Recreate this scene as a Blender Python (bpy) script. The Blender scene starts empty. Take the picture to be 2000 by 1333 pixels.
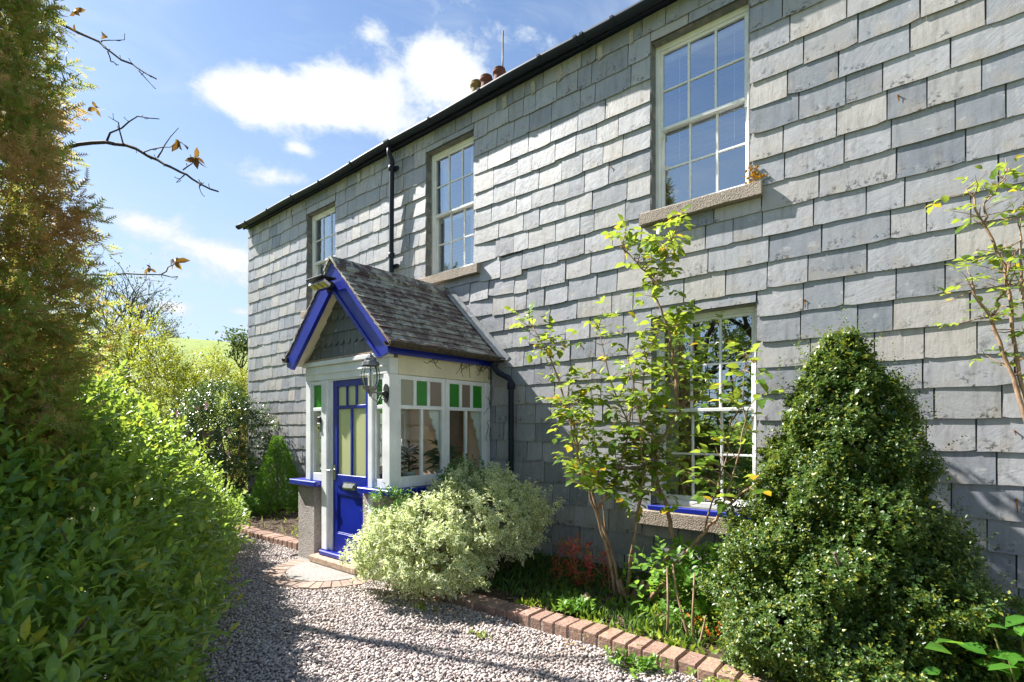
import bpy, math, random
import numpy as np
from mathutils import Vector, Matrix

# ------------------------------------------------------------------ camera, sky, sun, exposure
scene = bpy.context.scene
R = math.radians
CAM = Vector((0.0, -4.93, 1.6))
cd = bpy.data.cameras.new('camera'); cam = bpy.data.objects.new('camera', cd)
scene.collection.objects.link(cam)
cam.location = CAM; cam.rotation_euler = (R(90), 0, R(39.71))
cd.sensor_width = 36; cd.lens = 18.54; cd.shift_y = 0.0848
cd.clip_start = 0.05; cd.clip_end = 3000
scene.camera = cam
SUN_DIR = Vector((-3.7, -1.0, 3.75)).normalized()       # towards the sun
SUN_EL = math.asin(SUN_DIR.z); SUN_AZ = math.atan2(SUN_DIR.x, SUN_DIR.y)
ld = bpy.data.lights.new('sun', 'SUN'); sun = bpy.data.objects.new('sun', ld)
scene.collection.objects.link(sun)
ld.energy = 5.0; ld.angle = R(0.53); ld.color = (1.0, 0.965, 0.91)
sun.location = (-20, -6, 20)
sun.rotation_euler = (-SUN_DIR).to_track_quat('-Z', 'Y').to_euler()
vs = scene.view_settings
vs.view_transform = 'Standard'; vs.look = 'None'; vs.exposure = 1.5; vs.gamma = 1.0
scene.cycles.max_bounces = 5; scene.cycles.diffuse_bounces = 3; scene.cycles.glossy_bounces = 2
scene.cycles.transmission_bounces = 2; scene.cycles.transparent_max_bounces = 6
scene.cycles.caustics_reflective = False; scene.cycles.caustics_refractive = False
scene.cycles.use_adaptive_sampling = True
try:
    scene.cycles.use_denoising = True
except Exception:
    pass

class NT:
    """tiny node-tree writer"""
    def __init__(s, tree): s.t = tree; s.n = tree.nodes; s.l = tree.links
    def node(s, kind, ins=None, **props):
        nd = s.n.new(kind)
        for k, v in props.items(): setattr(nd, k, v)
        for k, v in (ins or {}).items(): s.set(nd.inputs[k], v)
        return nd
    def set(s, sock, v):
        if isinstance(v, bpy.types.NodeSocket): s.l.new(v, sock)
        elif isinstance(v, bpy.types.Node): s.l.new(v.outputs[0], sock)
        else: sock.default_value = v
    def math(s, op, a, b=0.0, c=0.0, clamp=False):
        nd = s.n.new('ShaderNodeMath'); nd.operation = op; nd.use_clamp = clamp
        for i, v in enumerate((a, b, c)): s.set(nd.inputs[i], v)
        return nd.outputs[0]
    def vmath(s, op, a, b=(0, 0, 0)):
        nd = s.n.new('ShaderNodeVectorMath'); nd.operation = op
        s.set(nd.inputs[0], a); s.set(nd.inputs[1], b)
        return nd.outputs[0]
    def mix(s, f, a, b, blend='MIX'):
        nd = s.n.new('ShaderNodeMix'); nd.data_type = 'RGBA'; nd.blend_type = blend
        s.set(nd.inputs[0], f); s.set(nd.inputs[6], a); s.set(nd.inputs[7], b)
        return nd.outputs[2]
    def ramp(s, f, stops):
        nd = s.n.new('ShaderNodeValToRGB'); e = nd.color_ramp.elements
        while len(e) < len(stops): e.new(0.5)
        for i, (p, c) in enumerate(stops):
            e[i].position = p; e[i].color = c if len(c) == 4 else (*c, 1)
        s.set(nd.inputs[0], f); return nd.outputs[0]
    def sstep(s, v, a, b, lo=0.0, hi=1.0):
        nd = s.n.new('ShaderNodeMapRange'); nd.interpolation_type = 'SMOOTHSTEP'
        s.set(nd.inputs[0], v); nd.inputs[1].default_value = a; nd.inputs[2].default_value = b
        nd.inputs[3].default_value = lo; nd.inputs[4].default_value = hi
        return nd.outputs[0]
    def noise(s, vec, scale, detail=4.0, rough=0.55, dist=0.0):
        nd = s.n.new('ShaderNodeTexNoise'); s.set(nd.inputs['Vector'], vec)
        nd.inputs['Scale'].default_value = scale; nd.inputs['Detail'].default_value = detail
        nd.inputs['Roughness'].default_value = rough; nd.inputs['Distortion'].default_value = dist
        return nd.outputs[0]

def build_world():
    w = bpy.data.worlds.new('World'); scene.world = w; w.use_nodes = True
    t = NT(w.node_tree); t.n.clear()
    out = t.node('ShaderNodeOutputWorld')
    sky = t.node('ShaderNodeTexSky', sky_type='NISHITA')
    sky.sun_disc = False; sky.sun_elevation = SUN_EL; sky.sun_rotation = SUN_AZ
    sky.air_density = 1.0; sky.dust_density = 0.6; sky.ozone_density = 1.6; sky.altitude = 60
    tc = t.node('ShaderNodeTexCoord'); d = t.vmath('NORMALIZE', tc.outputs['Generated'])
    sep = t.node('ShaderNodeSeparateXYZ', {0: d})
    # cloud layer: direction pushed on to a flat ceiling so clouds shrink towards the horizon
    den = t.math('ADD', t.math('MAXIMUM', sep.outputs[2], 0.0), 0.22)
    cx = t.math('DIVIDE', sep.outputs[0], den); cy = t.math('DIVIDE', sep.outputs[1], den)
    cv = t.node('ShaderNodeCombineXYZ', {0: cx, 1: cy, 2: 0.0}).outputs[0]
    az = t.math('ARCTAN2', sep.outputs[0], sep.outputs[1])
    el = t.math('ARCSINE', sep.outputs[2])
    big = t.noise(t.vmath('ADD', cv, (3.7, 1.9, 0.4)), 1.15, 2.0, 0.5)
    ae = t.node('ShaderNodeCombineXYZ', {0: t.math('MULTIPLY', az, 1.0), 1: t.math('MULTIPLY', el, 1.5), 2: 0.3}).outputs[0]
    fine = t.noise(ae, 8.5, 6.0, 0.66, 0.15)
    dens = t.math('ADD', t.math('MULTIPLY', t.math('SUBTRACT', big, 0.5), 1.1), t.math('MULTIPLY', t.math('SUBTRACT', fine, 0.5), 2.3))
    # individual cumulus heaps: azimuth, elevation, half-widths, weight
    heaps = CLOUDS
    tot = None; aev = t.node('ShaderNodeCombineXYZ', {0: az, 1: el, 2: 0.0}).outputs[0]
    for (a, e, wa, we, k) in heaps:
        nd = t.n.new('ShaderNodeVectorMath'); nd.operation = 'MULTIPLY_ADD'
        t.set(nd.inputs[0], aev); nd.inputs[1].default_value = (1 / wa, 1 / we, 0); nd.inputs[2].default_value = (-a / wa, -e / we, 0)
        dp = t.n.new('ShaderNodeVectorMath'); dp.operation = 'DOT_PRODUCT'; t.set(dp.inputs[0], nd.outputs[0]); t.set(dp.inputs[1], nd.outputs[0])
        gq = t.math('EXPONENT', t.math('MULTIPLY_ADD', dp.outputs['Value'], -1.0, math.log(k)))
        tot = gq if tot is None else t.math('ADD', tot, gq)
    dens = t.math('ADD', dens, tot)
    m = t.sstep(dens, 0.14, 0.72)
    thin = t.sstep(t.noise(t.vmath('MULTIPLY', ae, (1.0, 2.6, 1.0)), 3.2, 4.0, 0.6, 0.6), 0.44, 0.85, 0.0, 0.5)
    m = t.math('MAXIMUM', m, thin)
    # fade into horizon milkiness
    body = t.mix(t.sstep(dens, 0.4, 1.0), (3.3, 3.7, 4.2, 1), (4.35, 4.42, 4.5, 1))
    col = t.mix(1.0, sky.outputs[0], (0.53, 0.64, 0.76, 1), 'MULTIPLY')
    milky = t.sstep(el, 0.0, 0.70, 0.85, 0.10)
    col = t.mix(milky, col, (3.0, 3.65, 4.2, 1))
    col = t.mix(m, col, body)
    low = t.sstep(sep.outputs[2], -0.02, 0.0)
    col = t.mix(low, (0.9, 0.9, 0.85, 1), col)
    bg = t.node('ShaderNodeBackground', {0: col, 1: 0.087})
    t.l.new(bg.outputs[0], out.inputs[0])
# azimuth is measured from +Y towards +X
CLOUDS = [
    (-1.161, 0.507, 0.075, 0.034, 0.8), (-1.063, 0.539, 0.09, 0.040, 0.9), (-0.959, 0.555, 0.09, 0.042, 0.9), (-0.847, 0.605, 0.07, 0.036, 0.85),
    (-0.79, 0.575, 0.06, 0.040, 0.75), (-1.02, 0.515, 0.19, 0.022, 0.6), (-0.945, 0.624, 0.032, 0.014, 0.6),
    (-1.109, 0.411, 0.075, 0.017, 0.6), (-1.084, 0.456, 0.026, 0.009, 0.5), (-1.306, 0.306, 0.056, 0.018, 0.65), (-1.191, 0.281, 0.065, 0.019, 0.75),
    (-1.27, 0.233, 0.09, 0.024, 0.5), (-1.265, 0.19, 0.028, 0.010, 0.75), (-1.17, 0.193, 0.018, 0.008, 0.6), (-1.199, 0.153, 0.015, 0.006, 0.6),
    (-0.606, 0.70, 0.07, 0.015, 0.6), (-2.9, 0.30, 0.25, 0.07, 0.6), (-2.15, 0.55, 0.22, 0.12, 0.7)]
build_world()

# ------------------------------------------------------------------ mesh helpers
WP = {}                                  # world position of each object origin
def link(o): scene.collection.objects.link(o); return o
def place(o, w, parent=None):
    w = Vector(w); WP[o] = w
    if parent is not None:
        o.parent = parent; o.location = w - WP[parent]
    else: o.location = w
    return o
def thing(name, loc, label, cat, group=None):
    o = bpy.data.objects.new(name, None); link(o); o.empty_display_size = 0.2
    place(o, loc); o['label'] = label; o['category'] = cat
    if group: o['group'] = group
    return o
def tag(o, label=None, cat=None, group=None, kind=None):
    for k, v in (('label', label), ('category', cat), ('group', group), ('kind', kind)):
        if v: o[k] = v
    return o
def mesh_obj(name, me, mat, w, parent=None):
    o = bpy.data.objects.new(name, me); link(o)
    if mat is not None and not me.materials: me.materials.append(mat)
    return place(o, w, parent)

class MB:
    def __init__(s): s.v = []; s.f = []; s.sm = []
    def add(s, verts, faces, smooth=False):
        b = len(s.v); s.v.extend([tuple(p) for p in verts])
        s.f.extend([tuple(b + i for i in f) for f in faces]); s.sm.extend([smooth] * len(faces)); return s
    def box(s, x0, x1, y0, y1, z0, z1, c=0.0):
        x0, x1 = min(x0, x1), max(x0, x1); y0, y1 = min(y0, y1), max(y0, y1); z0, z1 = min(z0, z1), max(z0, z1)
        if c <= 0 or min(x1 - x0, y1 - y0, z1 - z0) < 2.2 * c:
            V = [(x, y, z) for x in (x0, x1) for y in (y0, y1) for z in (z0, z1)]
            return s.add(V, [(0, 1, 3, 2), (4, 6, 7, 5), (0, 4, 5, 1), (2, 3, 7, 6), (0, 2, 6, 4), (1, 5, 7, 3)])
        lo = (x0, y0, z0); hi = (x1, y1, z1); V = []; idx = {}
        for sx in (0, 1):
            for sy in (0, 1):
                for sz in (0, 1):
                    sg = (sx, sy, sz); p = [hi[i] if sg[i] else lo[i] for i in range(3)]
                    for ax in range(3):
                        q = list(p)
                        for j in range(3):
                            if j != ax: q[j] += -c if sg[j] else c
                        idx[(sg, ax)] = len(V); V.append(q)
        Fc = []
        for ax in range(3):
            o1, o2 = [(1, 2), (2, 0), (0, 1)][ax]
            for sd in (0, 1):
                def k(a, b):
                    sg = [0, 0, 0]; sg[ax] = sd; sg[o1] = a; sg[o2] = b; return idx[(tuple(sg), ax)]
                q = [k(0, 0), k(1, 0), k(1, 1), k(0, 1)]
                Fc.append(q if sd else q[::-1])
        for ax in range(3):
            o1, o2 = [(1, 2), (2, 0), (0, 1)][ax]
            for a in (0, 1):
                for b in (0, 1):
                    def k(e, fx):
                        sg = [0, 0, 0]; sg[ax] = e; sg[o1] = a; sg[o2] = b; return idx[(tuple(sg), fx)]
                    q = [k(0, o1), k(1, o1), k(1, o2), k(0, o2)]
                    Fc.append(q if a != b else q[::-1])
        for sg in [(a, b, c2) for a in (0, 1) for b in (0, 1) for c2 in (0, 1)]:
            q = [idx[(sg, 0)], idx[(sg, 1)], idx[(sg, 2)]]
            Fc.append(q if sum(sg) % 2 else q[::-1])
        return s.add(V, Fc)
    def prism(s, poly, to3, d0, d1):
        """poly: 2D outline, to3(a, b, d) -> xyz; extruded from d0 to d1"""
        n = len(poly)
        V = [to3(a, b, d0) for a, b in poly] + [to3(a, b, d1) for a, b in poly]
        Fc = [tuple(range(n))[::-1], tuple(range(n, 2 * n))] + [(i, (i + 1) % n, n + (i + 1) % n, n + i) for i in range(n)]
        return s.add(V, Fc)
    def tube(s, pts, rad, sides=6, cap=True, smooth=True):
        pts = [Vector(p) for p in pts]; n = len(pts)
        if not hasattr(rad, '__len__'): rad = [rad] * n
        V = []; up = Vector((0.13, 0.21, 0.97))
        for i, p in enumerate(pts):
            d = (pts[min(i + 1, n - 1)] - pts[max(i - 1, 0)])
            d = d.normalized() if d.length > 1e-9 else Vector((0, 0, 1))
            a = d.cross(up)
            if a.length < 0.05: a = d.cross(Vector((1, 0, 0)))
            a.normalize(); b = d.cross(a)
            for k in range(sides):
                t = 2 * math.pi * k / sides
                V.append(p + (a * math.cos(t) + b * math.sin(t)) * rad[i])
        Fc = [(i * sides + k, i * sides + (k + 1) % sides, (i + 1) * sides + (k + 1) % sides, (i + 1) * sides + k) for i in range(n - 1) for k in range(sides)]
        s.add(V, Fc, smooth)
        if cap:
            b0 = len(s.v) - len(V)
            s.f.append(tuple(b0 + k for k in range(sides))[::-1]); s.sm.append(False)
            s.f.append(tuple(b0 + (n - 1) * sides + k for k in range(sides))); s.sm.append(False)
        return s
    def lathe(s, c, prof, sides=16, smooth=True):
        c = Vector(c); V = []
        for (r, z) in prof:
            for k in range(sides):
                t = 2 * math.pi * k / sides; V.append(c + Vector((r * math.cos(t), r * math.sin(t), z)))
        n = len(prof)
        return s.add(V, [(i * sides + k, i * sides + (k + 1) % sides, (i + 1) * sides + (k + 1) % sides, (i + 1) * sides + k) for i in range(n - 1) for k in range(sides)], smooth)
    def build(s, name, mat, parent=None, origin=None):
        V = np.array(s.v, dtype=float)
        if origin is None:
            lo, hi = V.min(0), V.max(0); origin = ((lo[0] + hi[0]) / 2, (lo[1] + hi[1]) / 2, lo[2])
        me = bpy.data.meshes.new(name); me.from_pydata((V - np.array(origin)).tolist(), [], s.f)
        me.polygons.foreach_set('use_smooth', s.sm); me.update()
        return mesh_obj(name, me, mat, origin, parent)

def np_mesh(name, V, tris=None, quads=None, attr=None, smooth=False):
    """fast mesh from arrays"""
    me = bpy.data.meshes.new(name); V = np.asarray(V, dtype=np.float32)
    nt = 0 if tris is None else len(tris); nq = 0 if quads is None else len(quads)
    loops = []
    if nt: loops.append(np.asarray(tris, dtype=np.int32).ravel())
    if nq: loops.append(np.asarray(quads, dtype=np.int32).ravel())
    loops = np.concatenate(loops)
    ls = np.concatenate([np.arange(nt) * 3, nt * 3 + np.arange(nq) * 4]).astype(np.int32)
    me.vertices.add(len(V)); me.vertices.foreach_set('co', V.ravel())
    me.loops.add(len(loops)); me.loops.foreach_set('vertex_index', loops)
    me.polygons.add(nt + nq); me.polygons.foreach_set('loop_start', ls)
    if smooth: me.polygons.foreach_set('use_smooth', np.ones(nt + nq, dtype=bool))
    if attr is not None:
        a = me.attributes.new('edge', 'FLOAT', 'POINT'); a.data.foreach_set('value', np.asarray(attr, dtype=np.float32))
    me.update(calc_edges=True); return me
# ------------------------------------------------------------------ materials
def new_mat(name):
    m = bpy.data.materials.new(name); m.use_nodes = True
    t = NT(m.node_tree); t.n.clear()
    out = t.node('ShaderNodeOutputMaterial')
    return m, t, out
def rnd(t):
    """one random number per loose piece, whether it is an object or an island of a joined mesh"""
    oi = t.node('ShaderNodeObjectInfo'); ge = t.node('ShaderNodeNewGeometry')
    return t.math('FRACT', t.math('ADD', oi.outputs['Random'], ge.outputs['Random Per Island']))
def pos(t): return t.node('ShaderNodeNewGeometry').outputs['Position']
def bump(t, h, strength=0.3, dist=0.01):
    return t.node('ShaderNodeBump', {'Height': h, 'Strength': strength, 'Distance': dist}).outputs[0]
def bsdf(t, out, **kw):
    b = t.node('ShaderNodeBsdfPrincipled')
    names = dict(col='Base Color', rough='Roughness', spec='Specular IOR Level', nrm='Normal', metal='Metallic', sheen='Sheen Weight', coat='Coat Weight')
    for k, v in kw.items():
        if k == 'col' and isinstance(v, tuple) and len(v) == 3: v = (*v, 1)
        t.set(b.inputs[names[k]], v)
    if out is not None: t.l.new(b.outputs[0], out.inputs[0])
    return b

def slate_mat(name, tones, spots=1.0, lichen=0.0, rough=0.42):
    m, t, out = new_mat(name); p = pos(t); r = rnd(t)
    c = t.ramp(r, [(i / max(1, len(tones) - 1), x) for i, x in enumerate(tones)])
    off = t.node('ShaderNodeCombineXYZ', {0: t.math('MULTIPLY', r, 37.0), 1: 0.0, 2: t.math('MULTIPLY', r, 11.0)}).outputs[0]
    q = t.vmath('ADD', p, off)
    cloud = t.noise(q, 6.0, 3.0, 0.6)
    c = t.mix(t.sstep(cloud, 0.35, 0.7, 0.0, 0.55), c, t.mix(1.0, c, (1.16, 1.15, 1.13, 1), 'MULTIPLY'))
    # weather streaks running down the face
    streak = t.noise(t.vmath('MULTIPLY', q, (22.0, 22.0, 2.2)), 1.0, 4.0, 0.6)
    c = t.mix(t.sstep(streak, 0.47, 0.72, 0.0, 0.6), c, t.mix(1.0, c, (0.62, 0.60, 0.58, 1), 'MULTIPLY'))
    pale = t.sstep(t.noise(q, 13.0, 4.0, 0.7), 0.58, 0.72, 0.0, 0.45)
    c = t.mix(pale, c, (0.56, 0.56, 0.54, 1))
    if spots:
        # black crustose lichen gathers in a few patches
        patch = t.sstep(t.noise(p, 1.7, 2.0), 0.36, 0.50)
        sp = t.sstep(t.noise(q, 30.0, 4.0, 0.75), 0.53, 0.58)
        reg = t.sstep(t.noise(q, 7.0, 3.0, 0.6), 0.47, 0.57)
        lowe = t.sstep(t.node('ShaderNodeAttribute', attribute_name='edge').outputs['Fac'], 0.0, 0.55, 1.0, 0.15)
        k = t.math('MULTIPLY', t.math('MULTIPLY', t.math('MULTIPLY', patch, lowe), sp), reg)
        st = t.math('MULTIPLY', t.sstep(t.noise(q, 5.0, 4.0, 0.65), 0.45, 0.65, 0.0, 0.55), lowe)
        c = t.mix(st, c, (0.36, 0.31, 0.25, 1))
        c = t.mix(t.math('MULTIPLY', k, 0.85 * spots), c, (0.03, 0.028, 0.025, 1))
    if lichen:
        k = t.math('MULTIPLY', t.sstep(t.noise(p, 7.0, 5.0, 0.74), 0.515, 0.555), lichen)
        c = t.mix(k, c, t.mix(t.noise(p, 40.0, 2.0), (0.24, 0.25, 0.19, 1), (0.52, 0.52, 0.45, 1)))
    rot = t.node('ShaderNodeVectorRotate', {'Vector': q, 'Angle': t.math('MULTIPLY', r, 3.0)}, rotation_type='Y_AXIS').outputs[0]
    grain = t.noise(t.vmath('MULTIPLY', rot, (5.0, 5.0, 30.0)), 1.0, 4.0, 0.62, 0.8)
    lump = t.noise(q, 17.0, 3.0, 0.6)
    h = t.math('ADD', t.math('MULTIPLY', grain, 0.6), t.math('MULTIPLY', lump, 0.9))
    bsdf(t, out, col=c, rough=t.math('ADD', rough - 0.1, t.math('MULTIPLY', cloud, 0.25)), spec=0.55, nrm=bump(t, h, 0.28, 0.010))
    return m

def paint_mat(name, col, rough=0.35, spec=0.5, wear=0.25, wearcol=(0.45, 0.38, 0.30), coat=0.0, grime=None):
    m, t, out = new_mat(name); p = pos(t)
    n = t.noise(p, 4.0, 5.0, 0.6)
    c = t.mix(t.sstep(n, 0.3, 0.75, 0.0, 1.0), (*[x * 0.86 for x in col], 1), (*[min(1, x * 1.06) for x in col], 1))
    if grime:
        c = t.mix(t.sstep(t.noise(t.vmath('MULTIPLY', p, (14, 14, 3)), 1.0, 5.0, 0.65), 0.5, 0.75, 0.0, 0.28), c, (*grime, 1))
    if wear:
        w = t.sstep(t.noise(p, 55.0, 5.0, 0.75), 0.64, 0.68, 0.0, wear)
        c = t.mix(w, c, (*wearcol, 1))
    br = t.noise(t.vmath('MULTIPLY', p, (60, 60, 9)), 1.0, 3.0)
    bsdf(t, out, col=c, rough=t.math('ADD', rough, t.math('MULTIPLY', n, 0.15)), spec=spec, nrm=bump(t, br, 0.12, 0.004), coat=coat)
    return m

def stone_mat(name, cols, scale=60.0, rough=0.85, bs=0.7, bd=0.012, blotch=None):
    m, t, out = new_mat(name); p = pos(t); r = rnd(t)
    n = t.noise(p, scale, 5.0, 0.7)
    c = t.ramp(n, [(0.3, cols[0]), (0.5, cols[1]), (0.68, cols[2])])
    c = t.mix(1.0, c, t.ramp(r, [(0, (0.82, 0.82, 0.82)), (1, (1.15, 1.12, 1.1))]), 'MULTIPLY')
    big = t.noise(p, 5.0, 5.0, 0.65)
    c = t.mix(t.sstep(big, 0.45, 0.7, 0.0, 0.5), c, t.mix(1.0, c, (0.6, 0.58, 0.52, 1), 'MULTIPLY'))
    if blotch:
        c = t.mix(t.sstep(t.noise(p, 11.0, 5.0, 0.7), 0.58, 0.66, 0.0, 0.85), c, (*blotch, 1))
    vor = t.node('ShaderNodeTexVoronoi', {'Vector': p, 'Scale': scale * 1.3}).outputs[0]
    h = t.math('ADD', n, t.math('MULTIPLY', vor, -0.7))
    bsdf(t, out, col=c, rough=rough, spec=0.3, nrm=bump(t, h, bs, bd))
    return m

def glass_mat(name, tint=(1, 1, 1), refl=0.16, rough=0.0, body=0.0, bodycol=(0.5, 0.5, 0.5), ripple=0.0):
    """pane: see-through, with a mirror part that grows at glancing angles"""
    m, t, out = new_mat(name)
    lw = t.node('ShaderNodeLayerWeight', {'Blend': 0.5})
    nrm = None
    if ripple:
        h = t.noise(pos(t), ripple, 2.0, 0.5); nrm = bump(t, h, 0.35 if rough else 0.05, 0.01)
    gl = t.node('ShaderNodeBsdfGlossy', {'Color': (0.84, 0.93, 1.0, 1), 'Roughness': rough})
    if nrm is not None: t.l.new(nrm, gl.inputs['Normal']); t.l.new(nrm, lw.inputs['Normal'])
    tr = t.node('ShaderNodeBsdfTransparent', {'Color': (*tint, 1)})
    inner = tr.outputs[0]
    if body:
        df = t.node('ShaderNodeBsdfTranslucent', {'Color': (*bodycol, 1)}); d2 = t.node('ShaderNodeBsdfDiffuse', {'Color': (*bodycol, 1)})
        mm = t.node('ShaderNodeMixShader', {0: 0.55, 1: df.outputs[0], 2: d2.outputs[0]})
        inner = t.node('ShaderNodeMixShader', {0: body, 1: inner, 2: mm.outputs[0]}).outputs[0]
    f = t.math('MULTIPLY_ADD', t.math('POWER', lw.outputs['Facing'], 5.0), 0.85 - refl * 0.5, refl, clamp=True)
    mx = t.node('ShaderNodeMixShader', {0: f, 1: inner, 2: gl.outputs[0]})
    t.l.new(mx.outputs[0], out.inputs[0]); return m

def plain_mat(name, col, rough=0.6, spec=0.4, metal=0.0, n=0.15, scale=12.0, bs=0.1):
    m, t, out = new_mat(name); p = pos(t); k = t.noise(p, scale, 5.0, 0.6)
    c = t.mix(t.sstep(k, 0.3, 0.7), (*[x * (1 - n) for x in col], 1), (*[x * (1 + n) for x in col], 1))
    bsdf(t, out, col=c, rough=rough, spec=spec, metal=metal, nrm=bump(t, k, bs, 0.005)); return m

def leaf_mat(name, dark, light, trans=(0.25, 0.38, 0.04), tf=0.4, rough=0.38, spec=0.45, odd=None, oddp=0.05, margin=None, patch=None):
    m, t, out = new_mat(name); r = rnd(t); p = pos(t)
    c = t.mix(r, (*dark, 1), (*light, 1))
    if patch:
        c = t.mix(t.sstep(t.noise(p, patch[1], 3.0), 0.48, 0.62, 0.0, patch[2]), c, (*patch[0], 1))
    if odd:
        r2 = t.math('FRACT', t.math('MULTIPLY', r, 17.3))
        c = t.mix(t.math('LESS_THAN', r2, oddp), c, (*odd, 1))
    e = t.node('ShaderNodeAttribute', attribute_name='edge').outputs['Fac']
    if margin:
        c = t.mix(t.sstep(t.math('ADD', e, t.math('MULTIPLY', t.noise(p, 60.0, 2.0), 0.35)), 0.64, 0.82), c, (*margin, 1))
    else:
        c = t.mix(t.sstep(e, 0.0, 0.25, 0.35, 0.0), c, t.mix(1.0, c, (1.7, 1.6, 1.4, 1), 'MULTIPLY'))
    b = bsdf(t, None, col=c, rough=rough, spec=spec)
    tc = t.mix(0.55, t.mix(1.0, c, (2.1, 2.1, 1.2, 1), 'MULTIPLY'), (*trans, 1))
    tl = t.node('ShaderNodeBsdfTranslucent', {'Color': tc})
    mx = t.node('ShaderNodeMixShader', {0: tf, 1: b.outputs[0], 2: tl.outputs[0]})
    t.l.new(mx.outputs[0], out.inputs[0]); return m

def bark_mat(name, a, b, sc=30.0):
    m, t, out = new_mat(name); p = pos(t)
    n = t.noise(t.vmath('MULTIPLY', p, (1, 1, 0.35)), sc, 5.0, 0.65)
    bsdf(t, out, col=t.mix(t.sstep(n, 0.35, 0.65), (*a, 1), (*b, 1)), rough=0.8, spec=0.25, nrm=bump(t, n, 0.5, 0.006)); return m

M = {}
M['slate'] = slate_mat('wall_slate', [(0.22, 0.23, 0.255), (0.37, 0.37, 0.385), (0.28, 0.29, 0.32), (0.41, 0.385, 0.36), (0.325, 0.33, 0.35), (0.20, 0.215, 0.245), (0.39, 0.375, 0.36)])
M['shaded_slate'] = slate_mat('reveal_slate', [(0.10, 0.105, 0.105), (0.15, 0.155, 0.15), (0.12, 0.12, 0.115)], 0.3)  # darker copy of the wall slate: shade of the reveals put into the colour
M['gable_slate'] = slate_mat('gable_slate', [(0.065, 0.078, 0.082), (0.11, 0.122, 0.125), (0.08, 0.092, 0.096)], 0.0)
M['roof_slate'] = slate_mat('porch_roof_slate', [(0.085, 0.048, 0.046), (0.13, 0.10, 0.085), (0.10, 0.058, 0.058), (0.21, 0.18, 0.145), (0.12, 0.08, 0.068), (0.07, 0.045, 0.042)], 0.4, 0.95, 0.6)
M['backing'] = plain_mat('wall_core', (0.12, 0.12, 0.12), 0.9)
M['white'] = paint_mat('white_gloss_paint', (0.86, 0.86, 0.86), 0.4, 0.45, 0.5, (0.40, 0.33, 0.26), grime=(0.68, 0.66, 0.62))
M['cream'] = paint_mat('cream_paint', (0.78, 0.70, 0.50), 0.5, 0.35, 0.2, grime=(0.62, 0.52, 0.36))
M['blue'] = paint_mat('royal_blue_gloss', (0.006, 0.019, 0.31), 0.25, 0.5, 0.35, (0.16, 0.2, 0.5), coat=0.2, grime=(0.02, 0.03, 0.26))
M['navy'] = paint_mat('black_blue_gutter', (0.012, 0.018, 0.032), 0.5, 0.3, 0.15, (0.25, 0.26, 0.27))
M['granite'] = stone_mat('granite', [(0.16, 0.13, 0.10), (0.36, 0.30, 0.25), (0.55, 0.48, 0.42)], 70.0)
M['roughcast'] = stone_mat('roughcast_render', [(0.28, 0.25, 0.23), (0.44, 0.40, 0.37), (0.55, 0.51, 0.47)], 55.0, 0.9, 1.0, 0.02)
M['brick'] = stone_mat('kerb_brick', [(0.19, 0.115, 0.09), (0.32, 0.20, 0.155), (0.42, 0.29, 0.235)], 45.0, 0.85, 0.5, 0.006)
M['brick_lichen'] = stone_mat('kerb_brick_mossy', [(0.20, 0.12, 0.09), (0.31, 0.20, 0.15), (0.38, 0.28, 0.21)], 45.0, 0.85, 0.5, 0.006, blotch=(0.55, 0.38, 0.16))
M['step_stone'] = stone_mat('door_step_stone', [(0.20, 0.185, 0.17), (0.29, 0.275, 0.255), (0.38, 0.365, 0.34)], 35.0, 0.85, 0.35, 0.006)
M['mortar'] = stone_mat('old_mortar', [(0.30, 0.28, 0.23), (0.42, 0.39, 0.33), (0.5, 0.47, 0.42)], 40.0, 0.95)
M['lichen'] = stone_mat('orange_lichen', [(0.45, 0.20, 0.02), (0.62, 0.33, 0.03), (0.70, 0.45, 0.08)], 90.0, 0.95)
M['glass'] = glass_mat('window_glass', (0.92, 0.95, 0.97), 0.46, 0.0, ripple=2.2)
M['clear_glass'] = glass_mat('porch_glass', (0.95, 0.97, 0.95), 0.05, 0.0, ripple=3.0)
M['green_glass'] = glass_mat('green_glass', (0.10, 0.62, 0.05), 0.06, 0.08, 0.48, (0.10, 0.60, 0.05), ripple=60.0)
M['frost_glass'] = glass_mat('obscured_glass', (0.75, 0.72, 0.58), 0.10, 0.15, 0.6, (0.74, 0.70, 0.52), ripple=70.0)
M['pink_glass'] = glass_mat('amber_grey_obscured_glass', (0.62, 0.52, 0.44), 0.08, 0.15, 0.6, (0.55, 0.44, 0.35), ripple=70.0)
M['door_glass'] = glass_mat('obscured_door_glass', (0.85, 0.85, 0.6), 0.16, 0.22, 0.78, (0.95, 0.97, 0.58), ripple=75.0)  # yellow-green of backlight and reflected hedge is put into the pane colour
M['blind'] = plain_mat('blind_slat', (0.80, 0.81, 0.83), 0.5, 0.4, n=0.04)
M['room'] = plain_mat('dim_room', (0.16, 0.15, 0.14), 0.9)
M['curtain'] = plain_mat('curtain', (0.35, 0.12, 0.11), 0.9)
M['net'] = plain_mat('net_curtain', (0.75, 0.74, 0.72), 0.9)
M['plaster'] = plain_mat('pink_plaster', (0.80, 0.56, 0.45), 0.85, 0.2, n=0.06, scale=3)
M['dark_wood'] = plain_mat('dark_inner_door', (0.22, 0.13, 0.10), 0.5)
M['iron'] = plain_mat('black_iron', (0.035, 0.037, 0.04), 0.45, 0.5, 0.3)
M['pewter'] = plain_mat('weathered_pewter', (0.20, 0.20, 0.20), 0.45, 0.5, 0.5, n=0.4, scale=40)
M['lamp_glass'] = glass_mat('lamp_glass', (0.93, 0.93, 0.9), 0.12)
M['chrome'] = plain_mat('satin_chrome', (0.62, 0.60, 0.56), 0.28, 0.5, 1.0)
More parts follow.
